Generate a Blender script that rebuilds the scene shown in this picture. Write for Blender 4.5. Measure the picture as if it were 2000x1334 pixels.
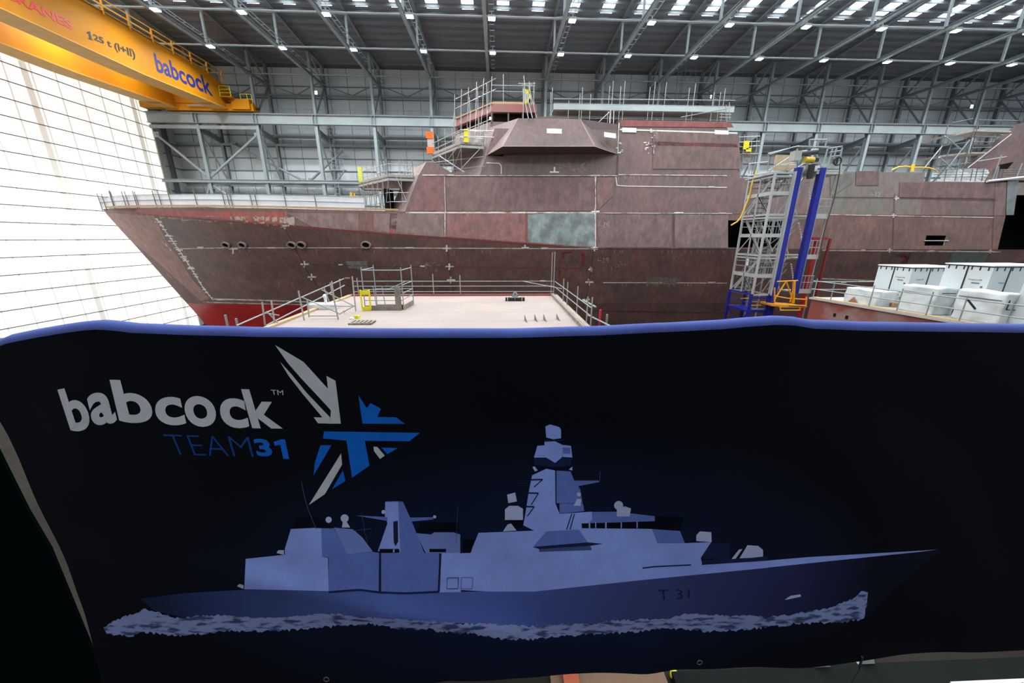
import bpy, bmesh, math, random
from mathutils import Vector
random.seed(7)
C = bpy.context.scene.collection
ZF = -3.0             # hall floor
for o in list(bpy.data.objects): bpy.data.objects.remove(o)
# ------------------------------------------------------------------ camera, world, light, exposure
F, PITCH, YAW, ROLL, EZ = 700.0, math.radians(16.1), math.radians(2.2), 0.004, 11.0
cam_d = bpy.data.cameras.new('camera'); cam = bpy.data.objects.new('camera', cam_d); C.objects.link(cam)
cam_d.sensor_width = 36.0; cam_d.lens = F*36.0/2000.0; cam_d.clip_start = 0.05; cam_d.clip_end = 500
from mathutils import Matrix
_fwd = Vector((math.sin(YAW)*math.cos(PITCH), math.cos(YAW)*math.cos(PITCH), -math.sin(PITCH)))
_r0 = Vector((math.cos(YAW), -math.sin(YAW), 0)); _u0 = _r0.cross(_fwd)
_cr, _sr = math.cos(ROLL), math.sin(ROLL)
_right = _r0*_cr + _u0*_sr; _up = -_r0*_sr + _u0*_cr
M3 = Matrix((_right, _up, -_fwd)).transposed()
cam.matrix_world = Matrix.Translation((0, 0, EZ)) @ M3.to_4x4()
bpy.context.scene.camera = cam
W = bpy.data.worlds.new('hall_daylight'); bpy.context.scene.world = W; W.use_nodes = True
W.node_tree.nodes['Background'].inputs[0].default_value = (0.80, 0.86, 0.93, 1)
W.node_tree.nodes['Background'].inputs[1].default_value = 0.15
vs = bpy.context.scene.view_settings
vs.view_transform = 'Standard'; vs.look = 'None'; vs.exposure = 0.0; vs.gamma = 1.0
vs.use_curve_mapping = False
LAMP_W = 500.0        # watts of one high-bay lamp
DOOR_E = 0.92         # daylight through the translucent door
SKY_E = 9.0           # daylight through the roof strips

# ------------------------------------------------------------------ measuring helpers (pixel -> point at a known distance)
def ray(px, py):
    u = (px-1000)/F; v = -(py-667)/F
    return _right*u + _up*v + _fwd
def atX(px, py, X): r = ray(px, py); return Vector((0, 0, EZ)) + r*(X/r.x)
def atY(px, py, Y): r = ray(px, py); return Vector((0, 0, EZ)) + r*(Y/r.y)
def atZ(px, py, Z): r = ray(px, py); return Vector((0, 0, EZ)) + r*((Z-EZ)/r.z)

# ------------------------------------------------------------------ materials
MATS = {}
def mat(name, col, rough=0.6, metal=0.0, emit=0.0, col2=None, scale=1.0, detail=4.0, stretch=(1, 1, 1), lo=0.35, hi=0.65, bump=0.0, coord='Object', emit_col=None, spec=0.5, fine=0):
    if name in MATS: return MATS[name]
    m = bpy.data.materials.new(name); m.use_nodes = True; nt = m.node_tree; b = nt.nodes['Principled BSDF']
    b.inputs['Base Color'].default_value = (*col, 1); b.inputs['Roughness'].default_value = rough; b.inputs['Metallic'].default_value = metal
    tc = nt.nodes.new('ShaderNodeTexCoord'); mp = nt.nodes.new('ShaderNodeMapping'); mp.inputs['Scale'].default_value = stretch
    nt.links.new(tc.outputs[coord], mp.inputs[0])
    nz = nt.nodes.new('ShaderNodeTexNoise'); nz.inputs['Scale'].default_value = scale; nz.inputs['Detail'].default_value = detail
    nt.links.new(mp.outputs[0], nz.inputs['Vector'])
    if col2 is None: col2 = tuple(c*0.88 for c in col)
    rp = nt.nodes.new('ShaderNodeValToRGB'); e = rp.color_ramp.elements
    e[0].position = lo; e[0].color = (*col, 1); e[1].position = hi; e[1].color = (*col2, 1)
    nt.links.new(nz.outputs[0], rp.inputs[0]); nt.links.new(rp.outputs[0], b.inputs['Base Color'])
    if fine:
        m2 = nt.nodes.new('ShaderNodeMapping'); m2.inputs['Scale'].default_value = (1.0, 1.0, 0.45); nt.links.new(tc.outputs[coord], m2.inputs[0])
        n2 = nt.nodes.new('ShaderNodeTexNoise'); n2.inputs['Scale'].default_value = 2.6; n2.inputs['Detail'].default_value = 10; n2.inputs['Roughness'].default_value = .72; nt.links.new(m2.outputs[0], n2.inputs['Vector'])
        r2 = nt.nodes.new('ShaderNodeValToRGB'); e2 = r2.color_ramp.elements; e2[0].position = .36; e2[0].color = (1-fine, 1-fine, 1-fine, 1); e2[1].position = .66; e2[1].color = (1+fine*.5, 1+fine*.5, 1+fine*.5, 1); nt.links.new(n2.outputs[0], r2.inputs[0])
        mx = nt.nodes.new('ShaderNodeMix'); mx.data_type = 'RGBA'; mx.blend_type = 'MULTIPLY'; mx.inputs['Factor'].default_value = 1.0
        nt.links.new(rp.outputs[0], mx.inputs[6]); nt.links.new(r2.outputs[0], mx.inputs[7]); nt.links.new(mx.outputs[2], b.inputs['Base Color'])
    if bump:
        bp = nt.nodes.new('ShaderNodeBump'); bp.inputs['Strength'].default_value = bump; bp.inputs['Distance'].default_value = 0.02
        nt.links.new(nz.outputs[0], bp.inputs['Height']); nt.links.new(bp.outputs[0], b.inputs['Normal'])
    b.inputs['Specular IOR Level'].default_value = spec
    if emit:
        b.inputs['Emission Color'].default_value = (*(emit_col or col), 1); b.inputs['Emission Strength'].default_value = emit
    MATS[name] = m; return m
def srgb(r, g, b):
    f = lambda c: (c/255/12.92) if c/255 <= 0.04045 else ((c/255+0.055)/1.055)**2.4
    return (f(r), f(g), f(b))

STEEL = mat('painted_grey_steel', (0.26, 0.305, 0.315), 0.5, 0.1, scale=0.6)
DSTEEL = mat('dark_grey_steel', (0.21, 0.24, 0.255), 0.55, 0.1, scale=0.6)
LSTEEL = mat('light_grey_steel', (0.29, 0.335, 0.34), 0.45, 0.1, scale=0.6)
TUBE = mat('galvanised_scaffold_tube', (0.42, 0.42, 0.41), 0.4, 0.55, scale=3)
TUBE_D = mat('weathered_scaffold_tube', (0.17, 0.17, 0.16), 0.5, 0.4, scale=3)
BOARD = mat('scaffold_board', (0.40, 0.38, 0.34), 0.8, col2=(0.26, 0.25, 0.22), scale=2, stretch=(1, 6, 6))
TIMBER = mat('pale_timber', (0.50, 0.36, 0.21), 0.75, col2=(0.38, 0.25, 0.13), scale=2.5, stretch=(1, 5, 5))
GTIMBER = mat('grey_timber', (0.27, 0.24, 0.20), 0.8, col2=(0.17, 0.15, 0.12), scale=3)
CRANE = mat('crane_yellow_paint', (0.50, 0.195, 0.004), 0.55, col2=(0.45, 0.172, 0.0035), scale=0.4, spec=.2)
BLACK = mat('black_paint', (0.012, 0.012, 0.013), 0.6)
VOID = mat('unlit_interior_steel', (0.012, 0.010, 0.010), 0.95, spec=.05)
WHITE = mat('white_paint', (0.75, 0.76, 0.76), 0.5)
TAPE = mat('white_filler_paint', (0.74, 0.72, 0.68), 0.8, col2=(0.5, 0.46, 0.42), scale=3.5, lo=0.5, hi=0.8)
YEL = mat('safety_yellow', (0.80, 0.68, 0.01), 0.5)
ORANGE = mat('platform_orange', (0.85, 0.36, 0.01), 0.45)
BLUE = mat('mast_blue_paint', (0.008, 0.014, 0.26), 0.45, col2=(0.008, 0.012, 0.2), scale=1)
RED = mat('signal_red', (0.62, 0.02, 0.03), 0.5)
CLAD = mat('wall_cladding', (0.60, 0.66, 0.68), 0.55, col2=(0.53, 0.585, 0.605), scale=0.25)
ROOFM = mat('roof_liner_sheet', (0.225, 0.25, 0.285), 0.6, col2=(0.185, 0.205, 0.235), scale=0.3)

# ------------------------------------------------------------------ mesh builder
class MB:
    def __init__(s): s.v = []; s.f = []
    def add(s, vs, fs):
        n = len(s.v); s.v += [tuple(v) for v in vs]; s.f += [tuple(i+n for i in f) for f in fs]; return s
    def box(s, x0, x1, y0, y1, z0, z1):
        v = [(x, y, z) for x in (x0, x1) for y in (y0, y1) for z in (z0, z1)]
        return s.add(v, [(0, 1, 3, 2), (4, 6, 7, 5), (0, 4, 5, 1), (2, 3, 7, 6), (0, 2, 6, 4), (1, 5, 7, 3)])
    def bar(s, p, q, w, h, up=(0, 0, 1)):
        p = Vector(p); q = Vector(q); d = (q-p).normalized(); up = Vector(up)
        if abs(d.dot(up)) > 0.95: up = Vector((0, 1, 0))
        a = d.cross(up).normalized()*(w/2); b = a.cross(d).normalized()*(h/2)
        v = [p-a-b, p+a-b, p+a+b, p-a+b, q-a-b, q+a-b, q+a+b, q-a+b]
        return s.add(v, [(0, 1, 2, 3), (7, 6, 5, 4), (0, 4, 5, 1), (1, 5, 6, 2), (2, 6, 7, 3), (3, 7, 4, 0)])
    def tube(s, p, q, r, n=6, r2=None):
        p = Vector(p); q = Vector(q); d = (q-p).normalized(); up = Vector((0, 0, 1)) if abs(d.z) < 0.9 else Vector((1, 0, 0))
        a = d.cross(up).normalized(); b = a.cross(d); r2 = r if r2 is None else r2
        v = []
        for c, rr in ((p, r), (q, r2)):
            for i in range(n):
                t = 2*math.pi*i/n; v.append(c + (a*math.cos(t) + b*math.sin(t))*rr)
        fs = [(i, (i+1) % n, n+(i+1) % n, n+i) for i in range(n)] + [tuple(range(n))[::-1], tuple(range(n, 2*n))]
        return s.add(v, fs)
    def path(s, pts, r, n=8):
        for i in range(len(pts)-1): s.tube(pts[i], pts[i+1], r, n)
        return s
    def ibeam(s, p, q, w, h, t=0.04, up=(0, 0, 1)):
        p = Vector(p); q = Vector(q); d = (q-p).normalized(); u = Vector(up)
        if abs(d.dot(u)) > 0.95: u = Vector((0, 1, 0))
        a = d.cross(u).normalized(); b = a.cross(d).normalized()
        s.bar(p, q, t, h-2*t, u); s.bar(p+b*(h/2-t/2), q+b*(h/2-t/2), w, t, u); s.bar(p-b*(h/2-t/2), q-b*(h/2-t/2), w, t, u); return s
    def poly(s, pts): return s.add(pts, [tuple(range(len(pts)))])
    def prism(s, pts, off):
        off = Vector(off); n = len(pts); v = [Vector(p) for p in pts]; v += [p+off for p in v]
        return s.add(v, [tuple(range(n)), tuple(range(n, 2*n))[::-1]] + [(i, i+n, (i+1) % n+n, (i+1) % n) for i in range(n)])
    def loft(s, rings, caps=True):
        n = len(rings[0]); v = [p for r in rings for p in r]; fs = []
        for k in range(len(rings)-1):
            for i in range(n): fs.append((k*n+i, k*n+(i+1) % n, (k+1)*n+(i+1) % n, (k+1)*n+i))
        if caps: fs += [tuple(range(n))[::-1], tuple(range((len(rings)-1)*n, len(rings)*n))]
        return s.add(v, fs)
    def ball(s, c, r, n=10, m=6, sz=1.0):
        c = Vector(c); v = []; fs = []
        for j in range(m+1):
            ph = math.pi*j/m
            for i in range(n):
                t = 2*math.pi*i/n; v.append(c+Vector((math.sin(ph)*math.cos(t)*r, math.sin(ph)*math.sin(t)*r, math.cos(ph)*r*sz)))
        for j in range(m):
            for i in range(n): fs.append((j*n+i, j*n+(i+1) % n, (j+1)*n+(i+1) % n, (j+1)*n+i))
        return s.add(v, fs)
    def build(s, name, m, parent=None, smooth=False, fix=True):
        me = bpy.data.meshes.new(name); off = world(parent) if parent else Vector((0, 0, 0))
        me.from_pydata([tuple(Vector(v)-off) for v in s.v], [], s.f)
        if fix:
            bm = bmesh.new(); bm.from_mesh(me); bmesh.ops.delete(bm, geom=[q for q in bm.verts if not q.link_faces], context='VERTS'); bmesh.ops.recalc_face_normals(bm, faces=bm.faces); bm.to_mesh(me); bm.free()
        me.materials.append(m)
        if smooth:
            for p in me.polygons: p.use_smooth = True
        o = bpy.data.objects.new(name, me); C.objects.link(o)
        if parent: o.parent = parent
        return o
def world(o):
    v = Vector(o.location)
    while o.parent: o = o.parent; v += Vector(o.location)
    return v
def tag(o, label, cat, group=None, kind=None):
    if label: o['label'] = label
    if cat: o['category'] = cat
    if group: o['group'] = group
    if kind: o['kind'] = kind
    return o
def thing(name, label, cat, loc=(0, 0, 0), group=None):
    o = bpy.data.objects.new(name, None); C.objects.link(o); o.location = loc; o.empty_display_size = 0.3
    return tag(o, label, cat, group)
def struct(name, mb, m, label=None):
    o = mb.build(name, m); o['kind'] = 'structure'
    if label: o['label'] = label
    return o
KIDS = {}
def dup(root, loc, label=None, group=None):
    r = root.copy(); C.objects.link(r); r.location = loc
    if label: r['label'] = label
    if group: r['group'] = group
    def rec(src, dst):
        for ch in [c for c in bpy.data.objects if c.parent == src]:
            c = ch.copy(); C.objects.link(c); c.parent = dst; rec(ch, c)
    rec(root, r)
    return r
ORD = ['zeroth', 'first', 'second', 'third', 'fourth', 'fifth', 'sixth', 'seventh', 'eighth', 'ninth', 'tenth', 'eleventh', 'twelfth', 'thirteenth', 'fourteenth', 'fifteenth', 'sixteenth', 'seventeenth', 'eighteenth', 'nineteenth', 'twentieth',
       'twenty-first', 'twenty-second', 'twenty-third', 'twenty-fourth', 'twenty-fifth', 'twenty-sixth', 'twenty-seventh', 'twenty-eighth', 'twenty-ninth', 'thirtieth', 'thirty-first', 'thirty-second', 'thirty-third', 'thirty-fourth']

# flat pieces drawn on a surface: polygon in photo pixels, cut fine and dropped on the surface
def decal(name, polys, place, m, parent, step=None, off=None, label=None):
    """polys: list of pixel polygons; place(px,py)->point"""
    me = bpy.data.meshes.new(name); bm = bmesh.new()
    for p in polys:
        vs_ = [bm.verts.new((x, -y, 0)) for x, y in p]
        try: bm.faces.new(vs_)
        except Exception: pass
    bmesh.ops.triangulate(bm, faces=bm.faces[:])
    if step:
        for _ in range(7):
            es = [e for e in bm.edges if e.calc_length() > step]
            if not es: break
            bmesh.ops.subdivide_edges(bm, edges=es, cuts=1)
            bmesh.ops.triangulate(bm, faces=bm.faces[:])
    o3 = world(parent) if parent else Vector((0, 0, 0))
    for v in bm.verts: v.co = place(v.co.x, -v.co.y) - o3
    bmesh.ops.recalc_face_normals(bm, faces=bm.faces)
    bm.to_mesh(me); bm.free(); me.materials.append(m)
    o = bpy.data.objects.new(name, me); C.objects.link(o)
    if parent: o.parent = parent
    if label: o['label'] = label
    return o
def ribbon(pts, w):
    """pixel polyline -> list of thin quads"""
    out = []
    for (x0, y0), (x1, y1) in zip(pts[:-1], pts[1:]):
        L = math.hypot(x1-x0, y1-y0) or 1; nx, ny = -(y1-y0)/L*w/2, (x1-x0)/L*w/2
        out.append([(x0+nx, y0+ny), (x1+nx, y1+ny), (x1-nx, y1-ny), (x0-nx, y0-ny)])
    return out
def glyphs(text, bold=0.0):
    cu = bpy.data.curves.new('lettering', 'FONT'); cu.body = text; cu.offset = bold; cu.resolution_u = 6
    o = bpy.data.objects.new('lettering', cu); C.objects.link(o)
    dg = bpy.context.evaluated_depsgraph_get(); ev = o.evaluated_get(dg); me = ev.to_mesh()
    v = [tuple(p.co) for p in me.vertices]; f = [tuple(p.vertices) for p in me.polygons]; ev.to_mesh_clear()
    bpy.data.objects.remove(o); bpy.data.curves.remove(cu)
    xs = [p[0] for p in v]; ys = [p[1] for p in v]; x0, x1, y0, y1 = min(xs), max(xs), min(ys), max(ys)
    return [((p[0]-x0)/(x1-x0), (p[1]-y0)/(y1-y0)) for p in v], f
def letter(name, text, fn, m, parent, bold=0.0, label=None):
    """fn(u,v)->point, u right, v up in the text's own box"""
    v, f = glyphs(text, bold); mb = MB(); mb.v = [tuple(fn(a, b)) for a, b in v]; mb.f = f
    o = mb.build(name, m, parent, fix=False)
    if label: o['label'] = label
    return o
def quad_fn(tl, tr, br, bl, place):
    def fn(u, v):
        x = (bl[0]*(1-u)+br[0]*u)*(1-v) + (tl[0]*(1-u)+tr[0]*u)*v
        y = (bl[1]*(1-u)+br[1]*u)*(1-v) + (tl[1]*(1-u)+tr[1]*u)*v
        return place(x, y)
    return fn
# ------------------------------------------------------------------ the hall
DX = -49.2                      # plane of the big door
BAY = 8.22; X0 = -1.25
zr = lambda Y: 35.9 + 0.08*(64-Y)
struct('floor', MB().box(-60, 112, -8.3, 64.5, ZF-.3, ZF), mat('concrete_floor', (0.030, 0.026, 0.021), 0.9, col2=(0.021, 0.018, 0.015), scale=0.5, spec=.1))
wb = struct('wall_back', MB().box(-50.2, 112, 64.0, 64.3, ZF, 36.2), CLAD)
girt = DSTEEL
for z in (3, 6, 9, 12, 14.2, 16.0, 17.8, 19.35, 21.2, 23.0, 24.6, 26.2, 28.95, 31.3, 32.9):
    MB().bar((-50, 63.9, z), (112, 63.9, z), 0.16, 0.12).build('girt', girt, wb)
# vertical panel joints of the cladding, one ribbed skin on the wall
mj = MB(); x = -47.2
while x < 110: mj.box(x-0.025, x+0.025, 63.965, 64.0, 0, 35.9); x += 2.72
mj.build('panel_joint', mat('cladding_joint', (0.13, 0.14, 0.145), 0.7), wb)['kind'] = 'stuff'
struct('wall_front', MB().box(-50.2, 112.3, -8.6, -8.3, ZF, 42.5), mat('grey_cladding', (.30, .31, .32), .7))
struct('wall_right', MB().box(112, 112.3, -8.6, 64.3, ZF, 42.5), CLAD)
wl = struct('wall_left', MB().box(-50.2, -49.9, 59.6, 64.2, ZF, 36.2).box(-50.2, -49.9, -8, 60, 29.3, 41.5), CLAD)
for z in (14.2, 16.0, 17.8, 19.35, 21.2, 23.0, 24.6): MB().bar((-49.8, 59.6, z), (-49.8, 64, z), 0.16, 0.12).build('girt', girt, wl)
MB().box(-49.9, -49.2, 59.6, 60.2, ZF, 29.6).build('door_post', mat('pale_grey_steel', (0.5, 0.5, 0.47), .6), wl)
MB().ibeam((-49.6, 61.8, ZF), (-49.6, 61.8, 35), 0.5, 0.4).build('gable_post', DSTEEL, wl)
# door: translucent daylit sheet, its cloth panels divided by horizontal straps and by the frame showing through
def door_material():
    m = bpy.data.materials.new('translucent_door_sheet'); m.use_nodes = True; nt = m.node_tree; b = nt.nodes['Principled BSDF']
    tc = nt.nodes.new('ShaderNodeTexCoord'); sp = nt.nodes.new('ShaderNodeSeparateXYZ'); nt.links.new(tc.outputs['Object'], sp.inputs[0])
    def lines(out, period, width, off=0.0):
        a = nt.nodes.new('ShaderNodeMath'); a.operation = 'ADD'; a.inputs[1].default_value = off+1000*period; nt.links.new(out, a.inputs[0])
        d = nt.nodes.new('ShaderNodeMath'); d.operation = 'MODULO'; d.inputs[1].default_value = period; nt.links.new(a.outputs[0], d.inputs[0])
        c = nt.nodes.new('ShaderNodeMath'); c.operation = 'LESS_THAN'; c.inputs[1].default_value = width; nt.links.new(d.outputs[0], c.inputs[0]); return c.outputs[0]
    # faint frame members behind the sheet
    s1 = lines(sp.outputs[1], 2.35, 0.14, 0.9); s2 = lines(sp.outputs[1], 11.75, 0.62, 1.75)
    mx = nt.nodes.new('ShaderNodeMath'); mx.operation = 'MAXIMUM'; nt.links.new(s1, mx.inputs[0]); nt.links.new(s2, mx.inputs[1])
    nz = nt.nodes.new('ShaderNodeTexNoise'); nz.inputs['Scale'].default_value = 0.25; nt.links.new(tc.outputs['Object'], nz.inputs['Vector'])
    base = nt.nodes.new('ShaderNodeMix'); base.data_type = 'RGBA'; nt.links.new(mx.outputs[0], base.inputs['Factor'])
    base.inputs[6].default_value = (1.0, 0.985, 0.93, 1); base.inputs[7].default_value = (0.44, 0.43, 0.38, 1)
    b.inputs['Base Color'].default_value = (0.8, 0.8, 0.76, 1); b.inputs['Roughness'].default_value = 0.6
    nt.links.new(base.outputs[2], b.inputs['Emission Color'])
    st = nt.nodes.new('ShaderNodeMapRange'); st.inputs['From Min'].default_value = 0.3; st.inputs['From Max'].default_value = 0.7
    st.inputs['To Min'].default_value = 0.92*DOOR_E; st.inputs['To Max'].default_value = 1.04*DOOR_E; nt.links.new(nz.outputs[0], st.inputs[0])
    nt.links.new(st.outputs[0], b.inputs['Emission Strength'])
    return m
door = MB(); rows = []
door.add([(DX, -8, ZF), (DX, 59.6, ZF), (DX, 59.6, 29.4), (DX, -8, 29.4)], [(0, 1, 2, 3)])
door.box(DX-0.2, DX-0.05, -8, 59.6, ZF, 29.4)
dr = struct('door_1', door, door_material(), 'huge white translucent daylit hangar door divided into wide cloth panels')
strap = mat('door_strap', (0.13, 0.125, 0.10), 0.8)
z = -1.31
while z < 29.3:
    MB().box(DX, DX+0.05, -8, 59.6, z-0.04, z+0.04).build('strap', strap, dr); z += 1.705
MB().box(DX-.1, DX+0.16, 59.3, 59.7, ZF, 29.4).build('door_track', mat('door_track_steel', (0.42, 0.43, 0.38), .6), dr)
MB().box(DX-.1, DX+0.3, -8, 59.7, 29.3, 29.9).build('door_header', DSTEEL, dr)
# roof
ce = struct('ceiling', MB().add([(-51, -8, zr(-8)), (112, -8, zr(-8)), (112, 64.4, zr(64.4)), (-51, 64.4, zr(64.4)),
                            (-51, -8, zr(-8)+.2), (112, -8, zr(-8)+.2), (112, 64.4, zr(64.4)+.2), (-51, 64.4, zr(64.4)+.2)],
                           [(0, 1, 2, 3), (7, 6, 5, 4), (0, 4, 5, 1), (1, 5, 6, 2), (2, 6, 7, 3), (3, 7, 4, 0)]), ROOFM)
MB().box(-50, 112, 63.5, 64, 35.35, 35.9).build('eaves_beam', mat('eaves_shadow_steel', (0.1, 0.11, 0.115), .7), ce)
skym = mat('daylit_roof_strip', (0.9, 0.95, 1.0), 0.5, emit=SKY_E, emit_col=(0.86, 0.94, 1.0))
n = 0; xk = -48.9
for k in range(38):
    xs = X0 + BAY*(-6) + 2.0 + k*BAY/2
    if xs > 108: break
    y1 = 51.65
    mb = MB()
    for a, b_ in ((51.2, 51.6), (-7, 50.75)):
        mb.add([(xs-.68, a, zr(a)-.012), (xs+.68, a, zr(a)-.012), (xs+.68, b_, zr(b_)-.012), (xs-.68, b_, zr(b_)-.012)], [(0, 1, 2, 3)])
    n += 1; w = struct('window_%d' % n, mb, skym, 'bright daylit roof strip, %s of the strips counted from the white door' % ORD[n] if n < 35 else 'bright daylit roof strip at the far right end of the roof')
purl = [63.4, 61.8, 60.4, 59.2, 57.8, 56.4, 55.0, 53.6, 52.2, 50.95, 49.55, 48.1, 46.7, 45.3, 43.9, 42.5, 41.1, 39.7, 38.3, 36.9, 35.5, 34.1]
for i, y in enumerate(purl):
    o = MB().bar((-50, y, zr(y)-.16), (112, y, zr(y)-.16), 0.12, 0.32).build('roof_purlin', DSTEEL)
    tag(o, 'dark steel roof purlin running the hall length, %s out from the back wall' % ORD[i+1], 'beam', 'roof purlins')

# steel columns along the back wall
def make_column():
    t = thing('wall_column', 'c', 'column', (0, 59, ZF))
    f = MB().ibeam((0, 59, ZF), (0, 59, 26.3), 0.42, 0.55, .05); f.build('lower_post', STEEL, t)
    MB().ibeam((0, 59.2, 26.3), (0, 59.2, 36.1), 0.34, 0.40, .05).build('upper_post', STEEL, t)
    MB().ibeam((0, 63.2, ZF), (0, 63.2, 35.6), 0.36, 0.5, .05).build('rear_post', DSTEEL, t)
    for z in (6, 12.5, 18.8): MB().bar((0, 59.2, z), (0, 63.2, z), 0.2, 0.22).build('strut', DSTEEL, t)
    MB().bar((0, 59.2, 25.7), (0, 63.2, 25.1), 0.3, 0.75).build('bracket_beam', DSTEEL, t)
    for a, b in (((0, 59.2, 25.2), (0, 63.2, 18.9)), ((0, 59.2, 12.7), (0, 63.2, 18.7)), ((0, 59.2, 12.4), (0, 63.2, 6.1)), ((0, 59.2, 35.9), (0, 63.2, 32.7)), ((0, 59.3, 27.8), (0, 63.1, 32.4))):
        MB().bar(a, b, 0.16, 0.2).build('diagonal', STEEL if b[2] < 20 else DSTEEL, t)
    return t
def make_truss():
    t = thing('roof_truss', 't', 'truss', (0, 28, 32.7))
    MB().ibeam((0, 63.3, 32.7), (0, -8, 32.7), 0.34, 0.36, .04).build('bottom_chord', STEEL, t)
    MB().ibeam((0, 63.3, zr(63.3)-.5), (0, -8, zr(-8)-.5), 0.3, 0.36, .04).build('top_chord', DSTEEL, t)
    ys = [59.2, 51.6, 44.5, 37.3, 30.1, 22.9, 15.7, 8.5, 1.3]
    for y in ys[1:]: MB().bar((0, y, 32.8), (0, y, zr(y)-.6), 0.22, 0.22).build('post', LSTEEL, t)
    for a, b in zip(ys[1:], ys[:-1]): MB().ibeam((0, a, 32.85), (0, b, zr(b)-.7), 0.24, 0.26, .03).build('diagonal', LSTEEL if a < 50 else DSTEEL, t)
    r = MB(); y = 62.5
    r.bar((0.95, 62.8, 33.0), (0.95, 36, 33.0), 0.03, 0.07).bar((0.5, 62.8, 33.0), (0.5, 36, 33.0), 0.03, 0.07)
    while y > 36: r.bar((0.45, y, 33.0), (1.0, y, 33.0), 0.05, 0.05); y -= 1.15
    r.build('cable_ladder', LSTEEL, t)
    return t
col0 = make_column(); tr0 = make_truss()
ks = list(range(-5, 14))
for i, k in enumerate(ks):
    x = X0+BAY*k; nm = ORD[i+1]
    cl = 'tall grey steel wall column on the back wall, %s counted from the white door' % nm
    tl = 'grey roof truss spanning overhead towards the back wall, %s counted from the white door' % nm
    if i == 0:
        cf, tf = col0, tr0; firstx = x
    else:
        dup(col0, (x, 59, ZF), cl, 'columns along the back wall'); dup(tr0, (x, 28, 32.7), tl, 'roof trusses')
col0.location.x = firstx; tr0.location.x = firstx
col0['label'] = 'tall grey steel wall column on the back wall, nearest to the white door'; col0['group'] = 'columns along the back wall'
tr0['label'] = 'grey roof truss spanning overhead towards the back wall, nearest to the white door'; tr0['group'] = 'roof trusses'
# longitudinal steel
for y, nm in ((44.5, 'nearest the camera'), (51.6, 'middle one of three'), (59.2, 'nearest the back wall')):
    o = MB().tube((-49.5, y, 32.75), (112, y, 32.75), 0.10 if y < 58 else .07, 8).build('roof_tie', LSTEEL)
    tag(o, 'light grey tubular tie crossing under all the roof trusses, %s' % nm, 'tube', 'tubular roof ties')
t = thing('eaves_bracing', 'zigzag steel bracing high on the back wall below the eaves', 'bracing', (-45, 63, 31.4))
MB().bar((-49.5, 63.1, 31.45), (112, 63.1, 31.45), 0.3, 0.22).build('lower_beam', DSTEEL, t)
MB().tube((-49.5, 63.1, 34.1), (112, 63.1, 34.1), 0.06).build('upper_rail', STEEL, t)
for k in range(-6, 13):
    x = X0+BAY*k
    MB().bar((x, 61.5, 32.6), (x+BAY/2, 63, 31.5), 0.1, 0.12).build('brace', DSTEEL, t); MB().bar((x+BAY, 61.5, 32.6), (x+BAY/2, 63, 31.5), 0.1, 0.12).build('brace', DSTEEL, t)
t = thing('crane_runway_beam', 'deep pale grey runway girder carrying the yellow crane along the back wall', 'beam', (-49, 59, 26.4))
MB().ibeam((-49, 58.75, 27.02), (112, 58.75, 27.02), 0.55, 1.25, .06).build('girder', LSTEEL, t)
MB().box(-49, 112, 58.7, 58.8, 27.65, 27.78).build('crane_rail', BLACK, t)
MB().bar((-49, 59.0, 27.7), (112, 59.0, 27.7), 1.1, 0.05).build('walkway', DSTEEL, t)
for k in ks:
    x = X0+BAY*k
    for s in (-.22, .22): MB().box(x+s-.03, x+s+.03, 58.45, 58.75, 26.45, 27.6).build('stiffener', STEEL, t)
MB().bar((-49, 58.9, 25.95), (X0-BAY*4, 58.9, 25.95), 0.25, 0.45).build('lower_beam', LSTEEL, t)
MB().bar((X0-BAY*4, 63.0, 25.9), (112, 63.0, 25.9), 0.3, 0.5).build('rear_beam', DSTEEL, t)
MB().bar((-49, 63.0, 24.7), (112, 63.0, 24.7), 0.2, 0.3).build('rear_beam', STEEL, t)
t = thing('walkway_railing', 'long thin grey handrail on the walkway above the crane runway girder', 'railing', (-30, 60, 27.7))
for z in (28.2, 28.75): MB().tube((-33, 60.2, z), (112, 60.2, z), 0.03).build('rail', STEEL, t)
for i in range(70): MB().tube((-33+i*2.05, 60.2, 27.7), (-33+i*2.05, 60.2, 28.78), 0.03).build('post', STEEL, t)
for nm, y, m in (('pale grey horizontal wall beam behind the bow railing, in front of the columns', 58.7, LSTEEL), ('dark horizontal wall beam behind the bow railing, against the cladding', 63.0, DSTEEL)):
    tag(MB().ibeam((-49, y, 18.9), (112, y, 18.9), 0.3, 0.42, .04).build('wall_beam', m), nm, 'beam', 'horizontal wall beams')
# cross bracing tubes between the columns next to the door
def brace(xa, za, xb, zb, lab, y=59.0):
    p = Vector((xa, y, za)); q = Vector((xb, y, zb)); d = (q-p).normalized()
    t = thing('bracing_tube', lab, 'bracing', tuple(p)); MB().tube(p+d*.4, q-d*.4, 0.17, 10).build('tube', STEEL, t)
    for e in (p+d*.5, q-d*.5): MB().box(e.x-.35, e.x+.35, y-.03, y+.03, e.z-.35, e.z+.35).build('gusset_plate', LSTEEL, t)
c = [X0+BAY*k for k in range(-6, 3)]
brace(-48.8, 25.3, c[1], 19.3, 'grey diagonal bracing tube next to the door, falling right')
brace(c[1], 19.3, c[2], 25.3, 'grey diagonal bracing tube rising right between first and second column')
brace(c[3]-4, 19.3, c[3]+2.2, 24.2, 'grey diagonal bracing tube rising right behind the third column', 62.6)
brace(c[1]+1.5, 24.8, c[3]-4.2, 19.3, 'grey diagonal bracing tube falling right behind the second column', 62.6)
brace(c[1], 18.5, c[1]-3.6, 12.5, 'grey lower bracing tube below the wall beam, falling left from first column')
brace(c[1], 18.5, c[2], 12.5, 'grey lower bracing tube below the wall beam, falling right from first column')
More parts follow.
